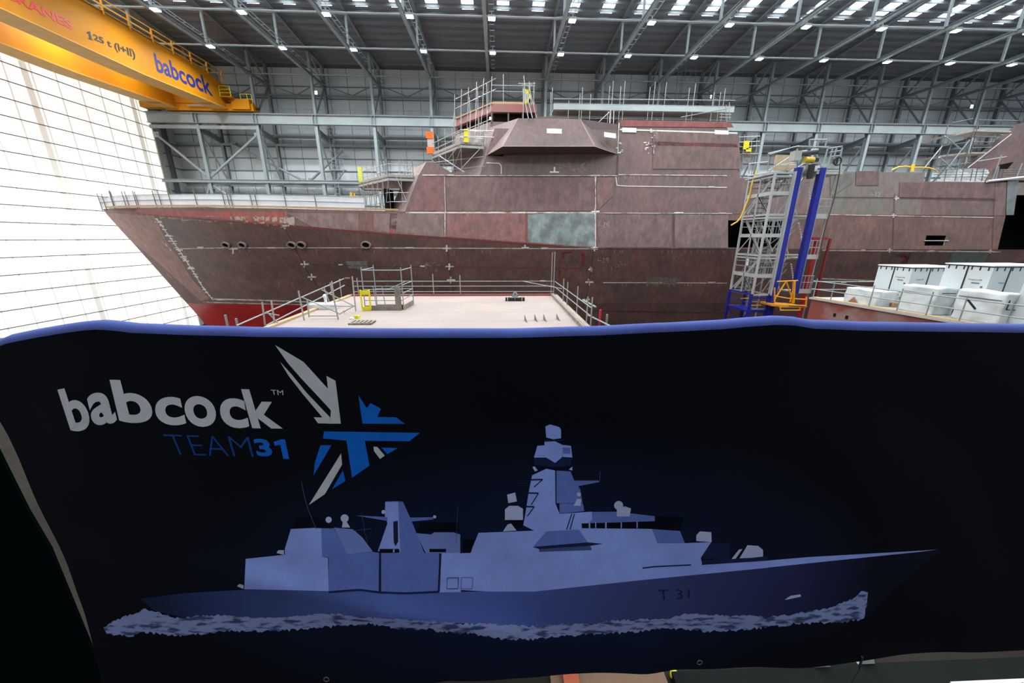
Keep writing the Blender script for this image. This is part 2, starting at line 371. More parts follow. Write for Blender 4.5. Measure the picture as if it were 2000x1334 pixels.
# caged access ladder on the wall
lx = atY(650, 300, 61.5).x
t = thing('caged_ladder', 'grey caged access ladder with rest platforms, right of the third column', 'ladder', (lx, 61.5, ZF))
for s in (-.3, .3): MB().tube((lx+s, 61.5, ZF), (lx+s, 61.5, 27.5), 0.05).build('stile', STEEL, t)
r = MB()
for i in range(50): r.tube((lx-.3, 61.5, 12.2+i*.3), (lx+.3, 61.5, 12.2+i*.3), .025)
r.build('rung', STEEL, t)['kind'] = 'stuff'
r = MB()
for i in range(16):
    z = 12.5+i; pts = [Vector((lx+math.cos(a)*.5, 61.5-math.sin(a)*.6, z)) for a in [j*math.pi/6 for j in range(7)]]; r.path(pts, .03, 4)
r.build('safety_cage', STEEL, t)
for z in (20.8, 14.6):
    MB().box(lx-.4, lx+1.9, 60.6, 61.6, z, z+.12).build('rest_platform', LSTEEL, t)
    g = MB()
    for xx in (0, .6, 1.2, 1.8): g.tube((lx+xx, 60.6, z), (lx+xx, 60.6, z+1.5), .03)
    for zz in (.6, 1.1, 1.5): g.tube((lx, 60.6, z+zz), (lx+1.8, 60.6, z+zz), .03)
    g.build('platform_railing', STEEL, t); MB().bar((lx+1.8, 60.7, z), (lx, 61.3, z-1.6), .15, .15).build('knee_brace', STEEL, t)
lx = atY(1320, 180, 61.5).x
t = thing('hanging_ladder_frame', 'dark caged ladder hanging below the eaves above the right deckhouse', 'ladder', (lx, 61.5, 28))
g = MB()
for xx in (0, .6): g.tube((lx+xx, 61.5, 27.8), (lx+xx, 61.5, 35.2), .05)
for i in range(24): g.tube((lx, 61.5, 27.9+i*.3), (lx+.6, 61.5, 27.9+i*.3), .025)
g.build('ladder', STEEL, t)
g = MB()
for xx in (0.8, 1.6, 2.4, 3.2): g.tube((lx+xx, 60.8, 33.2), (lx+xx, 60.8, 35.2), .04)
for zz in (33.2, 34.0, 34.8): g.tube((lx+.6, 60.8, zz), (lx+3.4, 60.8, zz), .04)
g.build('cage_platform', STEEL, t)

# high-bay lamps
lens = mat('lamp_lens', (1, 1, 1), 0.3, emit=14.0, emit_col=(0.93, 0.98, 1.0))
def make_lamp():
    t = thing('high_bay_lamp', 'lamp', 'lamp', (0, 0, 32.35))
    MB().box(-.36, .36, -.30, .30, 32.36, 32.55).tube((0, 0, 32.55), (0, 0, 32.95), .04).build('lamp_housing', LSTEEL, t)
    MB().box(-.33, .33, -.27, .27, 32.29, 32.36).build('lens', lens, t)
    return t
ld = bpy.data.lights.new('high_bay_beam', 'AREA'); ld.shape = 'RECTANGLE'; ld.size = .6; ld.size_y = .5; ld.energy = LAMP_W; ld.color = (0.95, 0.98, 1.0); ld.spread = math.radians(150)
lamp0 = make_lamp(); first = True
rown = {51.0: 'back row', 44.0: 'second row', 31.0: 'third row', 16.0: 'fourth row'}
for y in (51.0, 44.0, 31.0, 16.0):
    for i, k in enumerate(range(-5, 13)):
        if y < 40 and k % 2: continue
        if y == 16.0 and k > 6: continue
        x = X0+BAY*k+.75
        lab = 'lit high-bay lamp under the %s truss from the door, %s' % (ORD[i+1], rown[y])
        if first: lamp0.location = (x, y, 32.35); l = lamp0; l['label'] = lab; l['group'] = 'high-bay lamps'; first = False
        else: l = dup(lamp0, (x, y, 32.35), lab, 'high-bay lamps')
        lo = bpy.data.objects.new('lamp_glow', ld); C.objects.link(lo); lo.parent = l; lo.location = (0, 0, -0.08)
# little floodlights on the wall steel
fl = mat('floodlight_lens', (1, 1, 1), .3, emit=12, emit_col=(.95, .97, 1))
for (px, py, lab) in ((617, 181, 'small lit floodlight on the back wall, left of the ship bridge'), (1390, 189, 'small lit floodlight on the back wall above the right deckhouse'), (1898, 208, 'small greenish lit floodlight high on the wall at far right')):
    p = atY(px, py, 60.5); t = thing('floodlight', lab, 'floodlight', tuple(p), 'wall floodlights')
    MB().box(p.x-.22, p.x+.22, p.y, p.y+.2, p.z-.25, p.z+.25).build('housing', LSTEEL, t); MB().box(p.x-.18, p.x+.18, p.y-.03, p.y, p.z-.2, p.z+.2).build('lens', fl, t)
    MB().bar((p.x, p.y+.15, p.z), (p.x, 63.9, p.z-.1), .06, .06).build('bracket', DSTEEL, t)

# ------------------------------------------------------------------ overhead travelling crane
t = thing('overhead_crane', 'yellow overhead travelling crane spanning the hall beside the white door', 'crane', (-40.7, 40, 27.6))
def girder(xa, xb, name):
    mb = MB(); rings = []
    for y, zb, zt in ((-8, 27.5, 31.55), (45.6, 27.5, 31.55), (56.0, 27.95, 31.55), (58.6, 28.15, 31.0), (61.5, 28.3, 29.6)):
        rings.append([(xa, y, zb), (xb, y, zb), (xb, y, zt), (xa, y, zt)])
    mb.loft(rings); o = mb.build(name, CRANE, t)
    fl = MB()
    for (y0, z0), (y1, z1) in (((-8, 27.5), (45.6, 27.5)), ((45.6, 27.5), (58.6, 28.15))): fl.bar(((xa+xb)/2, y0, z0-.03), ((xa+xb)/2, y1, z1-.03), abs(xb-xa)+.5, .07)
    fl.bar(((xa+xb)/2, -8, 31.58), ((xa+xb)/2, 56, 31.58), abs(xb-xa)+.3, .06)
    fl.build('flange', mat('crane_flange_yellow', (0.60, 0.34, 0.07), .6), t); return o
girder(-39.3, -37.5, 'front_girder'); girder(-46.0, -44.2, 'rear_girder')
MB().box(-45.8, -33.9, 58.2, 59.5, 27.85, 28.75).build('end_carriage', CRANE, t)
MB().add([(-45.6, 58.1, 28.7), (-37.5, 58.1, 28.7), (-38.5, 58.1, 30.3), (-45, 58.1, 30.3), (-45.6, 59.4, 28.7), (-37.5, 59.4, 28.7), (-38.5, 59.4, 30.3), (-45, 59.4, 30.3)],
         [(0, 1, 2, 3), (7, 6, 5, 4), (0, 4, 5, 1), (1, 5, 6, 2), (2, 6, 7, 3), (3, 7, 4, 0)]).build('end_housing', CRANE, t)
MB().box(-36.6, -34.2, 57.9, 59.4, 28.0, 29.2).build('drive_cover', CRANE, t)
for x in (-45.2, -43.0, -36.8, -34.6): MB().tube((x, 58.55, 27.98), (x, 58.95, 27.98), .28, 14).build('wheel', BLACK, t)
MB().tube((-42.5, 57.9, 28.35), (-38, 57.9, 28.35), .09, 8).build('buffer_bar', LSTEEL, t)
MB().tube((-33.9, 58.8, 28.3), (-33.4, 58.8, 28.3), .15, 8).build('buffer', BLACK, t)
MB().box(-48.6, -46.2, 57.6, 58.6, 28.0, 28.7).build('cable_box', CRANE, t)
# walkway handrail on top of the front girder
for i in range(14):
    y = 25+i*2.55
    MB().bar((-37.4, y, 31.3), (-37.35, y, 32.6), .12, .12).build('handrail_post', ORANGE, t)
for z in (32.0, 32.6):
    MB().tube((-37.35, 20, z), (-37.35, 58.8, z), .05).build('handrail', ORANGE, t)
MB().tube((-38.3, 20, 32.6), (-38.3, 58, 32.6), .05).build('handrail', ORANGE, t)
g = MB().box(-36.5-1, -36.0, 57.2, 58.4, 29.2, 29.32)
g.build('service_platform', CRANE, t)
g = MB()
for x in (-37.4, -36.0): g.tube((x, 57.2, 29.3), (x, 57.2, 30.5), .04)
for z in (29.7, 30.1, 30.5): g.tube((-37.4, 57.2, z), (-36, 57.2, z), .035)
for x in (-35.4, -34.5, -33.9): g.tube((x, 58.2, 28.7), (x, 58.2, 29.9), .04)
for z in (29.3, 29.9): g.tube((-35.4, 58.2, z), (-33.9, 58.2, z), .035)
g.build('platform_railing', YEL, t)
for k in range(3): MB().box(-36+k*.7, -35.6+k*.7, 58.4, 58.9, 28.8, 29.3).build('motor', DSTEEL if k % 2 else CRANE, t)
gx = -37.475
def on_girder(px, py): return atX(px, py, gx)
B2 = lambda x, y: (x*.26236, y*.26236)
letter('lettering', 'babcock', quad_fn(B2(1143, 392), B2(1552, 582), B2(1590, 720), B2(1170, 532), on_girder), mat('lettering_blue', (0.006, 0.02, 0.2), .6), t, .02, 'blue lettering')
letter('lettering', '25 t (I+II)', quad_fn(B2(690, 250), B2(1000, 372), B2(1014, 455), B2(702, 308), on_girder), BLACK, t, .03, 'black lettering')
decal('lettering', [[B2(*q) for q in ((645, 240), (662, 232), (672, 236), (684, 290), (692, 296), (694, 303), (658, 288), (657, 281), (668, 284), (660, 250), (648, 249))]], on_girder, BLACK, t, label='black lettering')
a = atX(*B2(545, 225), gx); z0 = a.z; hgt = .72; L = 8.2
letter('lettering', 'KONECRANES', lambda u, v: Vector((gx, a.y-L*(1-u), z0+hgt*v)), RED, t, .02, 'red lettering')
# ------------------------------------------------------------------ the warship
YC, XE = 43.0, 58.0
def lerp(a, b, t): return a+(b-a)*t
def zdeck(x): return 13.87 if x < -42.9 else (lerp(13.87, 13.3, (x+42.9)/34.5) if x < -8.4 else 13.3)
def zkn(x): return lerp(13.72, 10.09, min(1, max(0, (x+42.5)/51.6)))
def zbt(x): return lerp(3.55, 4.5, min(1, max(0, (x+35)/30)))
def stem(z): return lerp(-35.0, -42.9, (z-1.06)/(13.87-1.06)) if z > 1.06 else -35.0+(1.06-z)*.3
def shp(t): return 0 if t <= 0 else (1 if t >= 1 else 1-(1-t)**2.1)
def halfb(x, z):
    zk = zkn(x); xs = stem(z)
    if z >= zk: return (8.0-0.1*(z-zk)*min(1, (x-xs)/20))*shp((x-xs)/26) if x > xs else 0
    zb = 4.5; q = (zk-z)/(zk-zb)
    Bm = lerp(8.0, 6.3, min(q, 1)) - max(0, q-1)*2.2; L = lerp(26, 40, min(1.3, q))
    return max(0, Bm*shp((x-xs)/L))
def hullY(x, z): return YC-halfb(x, z)
SIDE = lambda z: 35.0+(z-10.1)*0.1            # near side plating of hull and deckhouses
HB = mat('hull_primer_brown', (0.195, 0.096, 0.080), 0.55, col2=(0.118, 0.071, 0.061), scale=0.35, detail=8, stretch=(1, 1, 1.7), lo=.3, hi=.7, bump=.15, fine=.3)
HU = mat('topside_primer_brown', (0.195, 0.112, 0.103), 0.55, col2=(0.14, 0.097, 0.089), scale=0.28, detail=8, stretch=(1, 1, 1.5), lo=.32, hi=.68, bump=.1, fine=.28)
HG = mat('weathered_grey_primer', (0.175, 0.155, 0.135), 0.6, col2=(0.24, 0.14, 0.12), scale=0.3, detail=8, stretch=(1.2, 1, .6), lo=.45, hi=.75, fine=.25)
HR = mat('fresh_red_primer', (0.30, 0.065, 0.05), 0.5, col2=(0.24, 0.075, 0.06), scale=0.8, detail=6)
BOOT = mat('bottom_red_paint', (0.40, 0.022, 0.022), 0.22, col2=(0.30, 0.018, 0.018), scale=.5)
MAUVE = mat('door_lit_mauve_primer', (0.30, 0.225, 0.21), .6, col2=(0.22, 0.155, 0.145), scale=.6, detail=8, lo=.3, hi=.7)  # pale primer of door-facing plates, with door light put into the colour
ship = thing('warship', 'huge half-built brown primer-painted warship with raked bow, filling the hall', 'ship', (-20, 43, 1.0))
up_, lo_ = [], []
mb = MB(); bo = MB()
# fore body: rows follow the stem
def rowz(r, x):     # r 0..3 deck->knuckle, 3..13 knuckle->boot, 13..17 boot->keel
    zd, zk, zb = zdeck(x), zkn(x), zbt(x)
    if r <= 3: return lerp(zd, zk, r/3)
    if r <= 13: return lerp(zk, zb, (r-3)/10)
    return lerp(zb, 0.9, (r-13)/4)
XM = 9.13; NS = 44
grid = []
for r in range(18):
    xs = -40.0
    for _ in range(30): xs = stem(rowz(r, xs))
    row = []
    for s in range(NS+1):
        f = (s/NS)**1.5; x = lerp(xs, XM, f); z = rowz(r, x)
        y = YC-(halfb(x, z) if s else 0)
        row.append((x, y, z))
    grid.append(row)
def emit(mbx, r0, r1, s0=0, s1=None):
    s1 = NS if s1 is None else s1
    W_ = NS+1; v = []; fs = []
    for sgn in (1, -1):
        b0 = len(v)
        for r in range(r0, r1+1): v += [(x, YC+(y-YC)*sgn, z) for x, y, z in grid[r]]
        for r in range(r1-r0):
            for s in range(s0, s1): fs.append((b0+r*W_+s, b0+r*W_+s+1, b0+(r+1)*W_+s+1, b0+(r+1)*W_+s))
    mbx.add(v, fs)
emit(mb, 0, 3); emit(mb, 3, 13); emit(bo, 13, 17, 0, 30); emit(mb, 13, 17, 30, NS)
# deck lid
v = []; fs = []
for s, (x, y, z) in enumerate(grid[0]): v += [(x, y, z), (x, 2*YC-y, z)]
for s in range(NS): fs.append((2*s, 2*s+2, 2*s+3, 2*s+1))
mb.add(v, fs)
# mid body: rectangular cells, openings left out
xs = [XM, 15, 21.93, 27.34, 34, 42.0, 44.02, 49.7, XE]; zs = [13.3, 12.7, 11.4, 10.45, 10.2, 10.09, 9, 8, 7, 6, 5.2, 4.5]
def cells(mbx, xs, zs, hole):
    for sgn in (1, -1):
        for i in range(len(xs)-1):
            for j in range(len(zs)-1):
                if sgn > 0 and hole(i, j): continue
                q = [(xs[i], zs[j]), (xs[i+1], zs[j]), (xs[i+1], zs[j+1]), (xs[i], zs[j+1])]
                mbx.add([(x, YC-sgn*halfb(x, z), z) for x, z in q], [(0, 1, 2, 3)])
cells(mb, xs, zs, lambda i, j: (i == 2 and 1 <= j <= 3) or (i == 5 and j == 2) or (i == 7 and j <= 4))
cells(mb, [XM, 30, XE], [4.5, 3.3, 2.1, 0.9], lambda i, j: False)
mb.add([(XM, 35.3, 13.3), (XE, 35.3, 13.3), (XE, 50.7, 13.3), (XM, 50.7, 13.3)], [(0, 1, 2, 3)])
hull = mb.build('hull', HB, ship)
MB().tube((41.8, SIDE(10.9)-.06, 10.9), (44.3, SIDE(10.9)-.06, 10.9), .05).build('opening_bar', TUBE, ship)
for p in hull.data.polygons:                       # plating above the knuckle is the lighter primer
    if p.center.z+1.0 > zkn(p.center.x-20)-0.02: pass
bo.build('lower_hull', BOOT, ship)
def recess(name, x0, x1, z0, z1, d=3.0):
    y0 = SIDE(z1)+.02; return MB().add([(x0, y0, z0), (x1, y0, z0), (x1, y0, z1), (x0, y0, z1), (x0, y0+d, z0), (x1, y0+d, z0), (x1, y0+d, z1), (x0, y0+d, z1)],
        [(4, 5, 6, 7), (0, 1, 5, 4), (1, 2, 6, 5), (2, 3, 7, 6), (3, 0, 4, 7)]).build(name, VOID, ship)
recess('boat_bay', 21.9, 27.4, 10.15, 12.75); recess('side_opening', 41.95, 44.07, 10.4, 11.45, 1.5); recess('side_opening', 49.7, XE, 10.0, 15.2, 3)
# level-by-level deckhouses
def house(name, levels, m, depth=3.5):
    rings = []
    for z, x0, x1, c in levels:
        yn = SIDE(z)+.01; yf = 2*YC-yn
        rings.append([(x0, yn, z), (x0-c, yn+depth, z), (x0-c, yf-depth, z), (x0, yf, z), (x1, yf, z), (x1, yn, z)])
    return MB().loft(rings).build(name, m, ship)
house('lower_deckhouse', [(13.3, -8.5, 29.5, 2.6), (16.5, -7.1, 29.5, 2.2)], HU)
house('after_deckhouse', [(13.3, 29.5, 41.0, 0), (17.15, 29.5, 40.6, 0)], HG)
house('after_deckhouse', [(13.3, 41.0, 49.7, 0), (16.35, 40.6, 49.4, 0)], HU)
house('upper_deckhouse', [(16.5, -1.6, 10.95, 3.0), (20.4, -0.2, 10.95, 2.8)], HU, 4)
house('upper_deckhouse', [(16.5, 10.9, 22.65, 0), (21.25, 10.9, 20.75, 0)], HU)
house('raised_bulwark', [(16.5, -7.05, -3.9, 2.1), (17.55, -6.4, -5.7, 1.9)], HU)
house('after_deckhouse', [(15.2, 49.4, 58, 0), (16.35, 49.4, 58, 0)], HG)
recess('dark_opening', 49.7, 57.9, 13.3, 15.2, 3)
# front plates of the two forward deckhouses are pale primer, lightened further for the door's light
def front_plate(levels, depth, name='front_plate'):
    r = []
    for z, x0, c in levels: r.append([(x0-.01, SIDE(z)+.012, z), (x0-c-.01, SIDE(z)+depth, z), (x0-c-.01, 2*YC-SIDE(z)-depth, z)])
    a, b = r; v = a+b; mb = MB().add([(x-.012, y-.012, z) for x, y, z in v], [(0, 1, 4, 3), (1, 2, 5, 4)]); return mb.build(name, MAUVE, ship)
front_plate([(13.3, -8.5, 2.6), (16.5, -7.1, 2.2)], 3.5); front_plate([(16.5, -7.05, 2.1), (17.55, -6.4, 1.9)], 3.5); front_plate([(16.5, -1.6, 3.0), (20.4, -.2, 2.8)], 4)
# bridge
br = thing('bridge', None, None, (0, 43, 20.4)); br.parent = ship; br.location = Vector((0, 43, 20.4))-world(ship)
def bring(z, xn, yn, xf, xr): return [(xn, yn, z), (xf, yn+4.6, z), (xf, 2*YC-yn-4.6, z), (xn, 2*YC-yn, z), (xr, 2*YC-yn, z), (xr, yn, z)]
MB().loft([bring(16.5, -1.4, 37.2, -4.9, 3.6), bring(21.12, -.62, 36.75, -4.3, 3.6)]).build('bridge_front', MAUVE, br)
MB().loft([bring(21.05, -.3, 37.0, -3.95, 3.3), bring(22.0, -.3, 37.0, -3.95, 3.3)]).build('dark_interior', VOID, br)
MB().loft([bring(21.84, -.45, 36.55, -4.2, 3.55), bring(22.5, -.38, 36.6, -4.15, 3.52)]).build('roof_band', mat('bridge_red_primer', (0.27, 0.085, 0.072), .5, col2=(.22, .10, .09), scale=.7), br)
pillars = [(-.5, 36.5), (1.0, 36.5), (2.3, 36.5), (3.5, 36.5)] + [(lerp(-.5, -4.2, f), lerp(36.5, 41.1, f)) for f in (.33, .66, 1)] + [(-4.2, 43.3), (-4.2, 45)]
for x, y in pillars: MB().box(x-.07, x+.07, y+.1, y+.2, 21.05, 21.9).build('window_pillar', HU, br)
MB().box(-.72, -.5, 36.95, 37.0, 21.35, 21.55).build('work_lamp', fl, br)
MB().box(3.55, 6.2, 36.4, 49, 20.2, 21.5).build('after_block', HU, br)
# bridge wing
P = {k: tuple(v) for k, v in dict(A1=atY(1012, 231, 36.15), A2=atY(1133, 232.5, 36.15), A3=atY(1161, 286, 34.3), A4=atY(982, 286, 34.3), Lt=atY(957, 249, 36.72), Lb=atY(950, 304, 35.85), Rt=atY(1206, 243, 36.1), Rb=atY(1206, 301, 35.87), Lm=atY(946, 282, 36.6)).items()}
wg = MB().poly([P['A1'], P['A2'], P['A3'], P['A4']]).poly([P['A2'], P['Rt'], P['Rb'], P['A3']]).poly([P['A4'], P['A3'], P['Rb'], P['Lb']]).poly([P['A1'], P['Lt'], P['Rt'], P['A2']])
wing = wg.build('bridge_wing', mat('wing_primer_brown', (0.135, 0.078, 0.072), .6, col2=(.10, .066, .06), scale=.5, detail=8, fine=.25), ship, fix=False)
MB().poly([P['A1'], P['A4'], P['Lb'], P['Lt']]).build('wing_front_plate', MAUVE, wing)
for k1, k2 in (('A1', 'A4'), ('A4', 'A3'), ('A3', 'A2'), ('A3', 'Rb')): MB().tube(P[k1], P[k2], .022, 5).build('weld_bead', mat('pale_weld_bead', (.42, .33, .30), .8), wing)
MB().poly([P['Lb'], atY(985, 292, 35.3), atY(983, 307, 35.85)]).build('wing_gusset', VOID, wing)
# far right: next superstructure block
q = [atY(x, y, 38) for x, y in ((1845, 352), (1900, 310), (1985, 243), (2004, 238), (2300, 238), (2300, 352))]
afb = MB().prism([tuple(p) for p in q], (13, 10, 0)).build('hangar_block', HU, ship)
MB().poly([tuple(atY(x, y, 37.97)) for x, y in ((1952, 322), (1980, 316), (1968, 330), (1950, 332))]).build('dark_hatch', VOID, afb)

# --- things drawn on the plating (real marks with their own shapes)
def on_hull(px, py, lift=0.012):
    r = ray(px, py); o = Vector((0, 0, EZ)); t0, t1 = 30/r.y, 43.0/r.y; f = lambda t: (r.y*t) - hullY(r.x*t, EZ+r.z*t)
    n = 40; prev = f(t0); tt = None
    for i in range(1, n+1):
        t = lerp(t0, t1, i/n); c = f(t)
        if prev < 0 <= c:
            a, b = lerp(t0, t1, (i-1)/n), t
            for _ in range(22):
                m_ = (a+b)/2
                if f(m_) < 0: a = m_
                else: b = m_
            tt = (a+b)/2; break
        prev = c
    if tt is None: tt = t1
    return o+r*(tt-lift)
def on_side(px, py, lift=0.03):
    r = ray(px, py); t = (35.0+0.1*(EZ-10.1))/(r.y-0.1*r.z); return Vector((0, 0, EZ))+r*(t-lift)
def on_any(px, py):
    p = on_side(px, py)
    return p if p.z > 13.3 or p.x > 10 and p.z > 10.1 else on_hull(px, py)
SEAM = mat('dark_weld_seam', (0.05, 0.03, 0.03), .8, col2=(.1, .06, .055), scale=2)
RSEAM = mat('red_primed_seam', (0.30, 0.045, 0.04), .6, col2=(.2, .05, .045), scale=2)
CHALK = mat('chalky_seam', (0.60, 0.56, 0.50), .85, col2=(0.28, 0.20, 0.18), scale=1.6, detail=8, lo=.48, hi=.66)
def seam(polys, m, place=on_hull, nm='weld_seam'): return decal(nm, polys, place, m, hull, step=14)
rb = []
for pts, w in (([(350, 486), (440, 484), (700, 484), (1160, 486)], 1.8), ([(792, 415), (1000, 415), (1160, 415.5)], 3.0), ([(417, 584), (560, 588), (640, 592), (720, 594)], 2.5), ([(1178, 552), (1300, 552), (1420, 553)], 1.8), ([(1160, 416), (1430, 417)], 1.2),
               ([(1608, 419), (1941, 425)], 1.2), ([(1606, 489), (1955, 492)], 2.0), ([(1600, 544), (1730, 549)], 2.0), ([(869, 415), (869, 462)], 1.8), ([(1163, 342), (1163, 484)], 2.0), ([(825, 342), (886, 342)], 2.2), ([(868, 343), (870, 414)], 1.2), ([(886, 343), (1208, 343)], 1.3), ([(1208, 341), (1420, 343)], 1.6), ([(395, 590), (500, 593), (623, 596)], 1.5)):
    rb += ribbon(pts, w)
seam(rb, CHALK, on_any)
rb = []
for pts, w in (([(554, 415), (554, 440), (572, 478), (584, 500), (600, 530), (615, 552), (640, 580)], 1.2), ([(873, 487), (880, 540), (886, 572)], 1.6), ([(1159, 488), (1154, 530), (1146, 575), (1140, 600)], 1.6), ([(1160, 485.5), (1425, 487)], 1.6), ([(600, 516), (760, 521), (1150, 524)], 1.0), ([(1160, 607), (1420, 612)], 2.0), ([(1747, 378), (1744, 490)], 1.0),
               ([(1744, 490), (1728, 545)], 1.0), ([(1944, 352), (1938, 490)], .9), ([(1936, 492), (1908, 545)], .9), ([(1315, 419), (1315, 483)], 1.0), ([(1209, 250), (1206, 343)], 1.2), ([(1622, 385), (1750, 386), (1948, 391)], 1.4), ([(868, 344), (1208, 344.5)], 1.2)):
    rb += ribbon(pts, w)
seam(rb, SEAM, on_any)
rb = []
for pts, w in (([(255, 418), (327, 423), (500, 438), (700, 453), (864, 465), (1100, 481)], 2.6), ([(729, 415), (729, 456)], 1.6), ([(729, 456), (738, 520), (742, 560)], .8), ([(1028, 415), (1028, 475)], 2), ([(600, 546), (870, 552), (1150, 549)], .9), ([(860, 523), (1150, 524)], 2.4), ([(1242, 490), (1233, 548)], 1.6)):
    rb += ribbon(pts, w)
seam(rb, RSEAM, on_any)
# paint patches
pm = {}
def patch(poly, col, col2=None, nm='primer_patch', sc=1.2, place=on_any, rough=.6):
    key = 'primer_%d_%d_%d' % tuple(int(c*1000) for c in col)
    return decal(nm, [poly], place, mat(key, col, rough, col2=col2 or tuple(c*.8 for c in col), scale=sc, detail=8, lo=.4, hi=.62, fine=.3), hull, step=16)
patch([(1031, 419), (1100, 416), (1162, 417), (1162, 482), (1120, 480), (1031, 473)], (0.235, 0.285, 0.275), (0.14, 0.15, 0.14), 'grey_primer_patch', .9)
patch([(210, 409), (560, 414), (560, 440), (500, 437), (327, 422), (250, 414)], (0.34, 0.075, 0.055), (0.27, 0.09, 0.075))
patch([(206, 416), (300, 420), (325, 470), (352, 507), (375, 545), (410, 583), (392, 588), (345, 545), (300, 505), (250, 465)], (0.36, 0.185, 0.16), (.29, .15, .13))  # bow face painted lighter; stronger door light is put into this colour
patch([(560, 416), (700, 417), (700, 451), (610, 443)], (0.24, 0.155, 0.145), (.19, .11, .10)); patch([(730, 417), (866, 417), (866, 463), (730, 454)], (0.185, 0.125, 0.11), (.235, .15, .14))
patch([(873, 417), (1026, 417), (1026, 473), (873, 462)], (0.27, 0.115, 0.105), (.2, .10, .09))
patch([(762, 417), (776, 417), (773, 455), (760, 454)], (0.29, 0.08, 0.07))
random.seed(3)
gp = []
for x0, x1 in ((312, 322), (328, 352), (354, 376), (378, 400), (402, 434), (440, 456), (458, 484), (494, 516), (519, 526), (531, 541), (546, 575)):
    top = 419+(x0-312)*.02+random.random()*2; d = 8+(x0-312)*.06; pts = []
    n = max(3, int((x1-x0)/4))
    for i in range(n+1): pts.append((lerp(x0, x1, i/n), top+random.uniform(-1.5, 1.5)))
    for i in range(n, -1, -1): pts.append((lerp(x0, x1, i/n)+random.uniform(-1, 1), top+d*random.uniform(.6, 1)))
    gp.append(pts)
decal('bare_primer_patch', gp, on_hull, mat('olive_grey_primer', (0.36, 0.31, 0.245), .7, col2=(.29, .24, .19), scale=3), hull, step=12)
for pl, c in (([(825, 346), (868, 346), (868, 412), (800, 412)], (.27, .13, .12)), ([(872, 346), (1160, 346), (1160, 412), (872, 412)], (.235, .135, .125)), ([(1166, 346), (1200, 346), (1200, 380), (1166, 412)], (.27, .14, .13)),
              ([(1168, 419), (1312, 419), (1312, 483), (1168, 483)], (.235, .15, .14)), ([(1318, 419), (1422, 420), (1422, 484), (1318, 484)], (.25, .165, .155)),
              ([(1275, 256), (1440, 262), (1450, 330), (1275, 330)], (.22, .135, .12)), ([(1270, 276), (1440, 281), (1441, 288), (1268, 284)], (.3, .085, .075)), ([(1212, 234), (1427, 239), (1433, 249), (1212, 247)], (.31, .085, .075)),
              ([(1622, 338), (1667, 338), (1667, 356), (1622, 385)], (.20, .185, .165)), ([(1672, 334), (1718, 334), (1716, 362), (1672, 362)], (.2, .12, .11)), ([(1758, 356), (1945, 358), (1945, 388), (1756, 385)], (.21, .12, .11)),
              ([(1860, 494), (1932, 494), (1905, 548), (1840, 548)], (.13, .145, .14)), ([(1725, 494), (1860, 494), (1840, 545), (1712, 545)], (.14, .085, .08)), ([(1968, 352), (1990, 352), (1980, 420), (1965, 420)], (.2, .22, .22)),
              ([(480, 512), (545, 513), (560, 545), (480, 548)], (.19, .10, .09)), ([(674, 510), (716, 510), (720, 526), (680, 524)], (.27, .27, .245)), ([(1262, 541), (1330, 541), (1330, 556), (1262, 556)], (.21, .16, .145))):
    patch(pl, tuple(k*.84 for k in c))
for pl in ([(1097, 491), (1118, 491), (1118, 494), (1103, 494), (1102, 505), (1098, 505)], [(1135, 492), (1143, 496), (1142, 518), (1137, 518)], [(1750, 495), (1780, 494), (1768, 524), (1757, 524), (1764, 503), (1748, 502)], [(1092, 528), (1096, 528), (1094, 545), (1090, 545)]):
    patch(pl, (.20, .03, .03), nm='red_primer_stroke')
# white filler crosses and dashes
def cross(x, y, s=8, w=3.0, arms='lrud'):
    ps = []
    if 'l' in arms: ps += ribbon([(x-s, y), (x+.5, y)], w)
    if 'r' in arms: ps += ribbon([(x-.5, y), (x+s, y)], w)
    if 'u' in arms: ps += ribbon([(x-.8, y-s*.8), (x, y+.5)], w)
    if 'd' in arms: ps += ribbon([(x, y-.5), (x-1, y+s*.8)], w)
    decal('filler_cross', ps, on_any, TAPE, hull, step=10)
for a in ((557, 441), (595, 516), (609, 541), (873, 485), (878, 521), (881, 547, 8), (1026, 484, 7, 3, 'lru'), (1161, 485, 7, 4), (1155, 526, 6, 3.5, 'lud'), (1151, 551), (1163, 413, 8, 3), (1746, 421, 5, 2.2), (1738, 489, 5, 2.4), (1935, 491, 5, 2.4), (1751, 387, 5, 2.4), (1146, 585, 6, 3, 'lrd')): cross(*a)
ds = []
for x, y, L, w in ((391, 483, 12, 2), (530, 484, 14, 2.5), (800, 484, 16, 2.6), (825, 520, 9, 2.6), (665, 517, 8, 2.4), (1064, 485, 13, 3.2), (1060, 549, 11, 3), (1390, 552, 14, 3), (1326, 415.5, 18, 2.2), (1411, 416.5, 14, 2), (1697, 420.5, 10, 2), (1820, 490, 10, 2.2), (1686, 488.5, 9, 2.2), (1615, 488.5, 8, 2.2), (1872, 491, 9, 2.2), (1648, 552, 11, 2.2), (1705, 549, 14, 2.2), (678, 543, 10, 2), (430, 585, 14, 3), (590, 589, 12, 2), (850, 423, 6, 3), (1390, 365, 12, 2)):
    ds += ribbon([(x-L/2, y), (x+L/2, y)], w)
for x, y, w in ((455, 486, 4), (1083, 336, 0), (1163, 343, 0)):
    ds += ribbon([(x-9, y), (x+9, y)], 2.6) + ribbon([(x, y), (x, y+(10 if x != 1083 else -10))], 3)
random.seed(11)
xx = [(306, 427), (322, 450), (338, 472), (352, 492), (366, 513), (382, 538), (397, 562), (416, 586)]
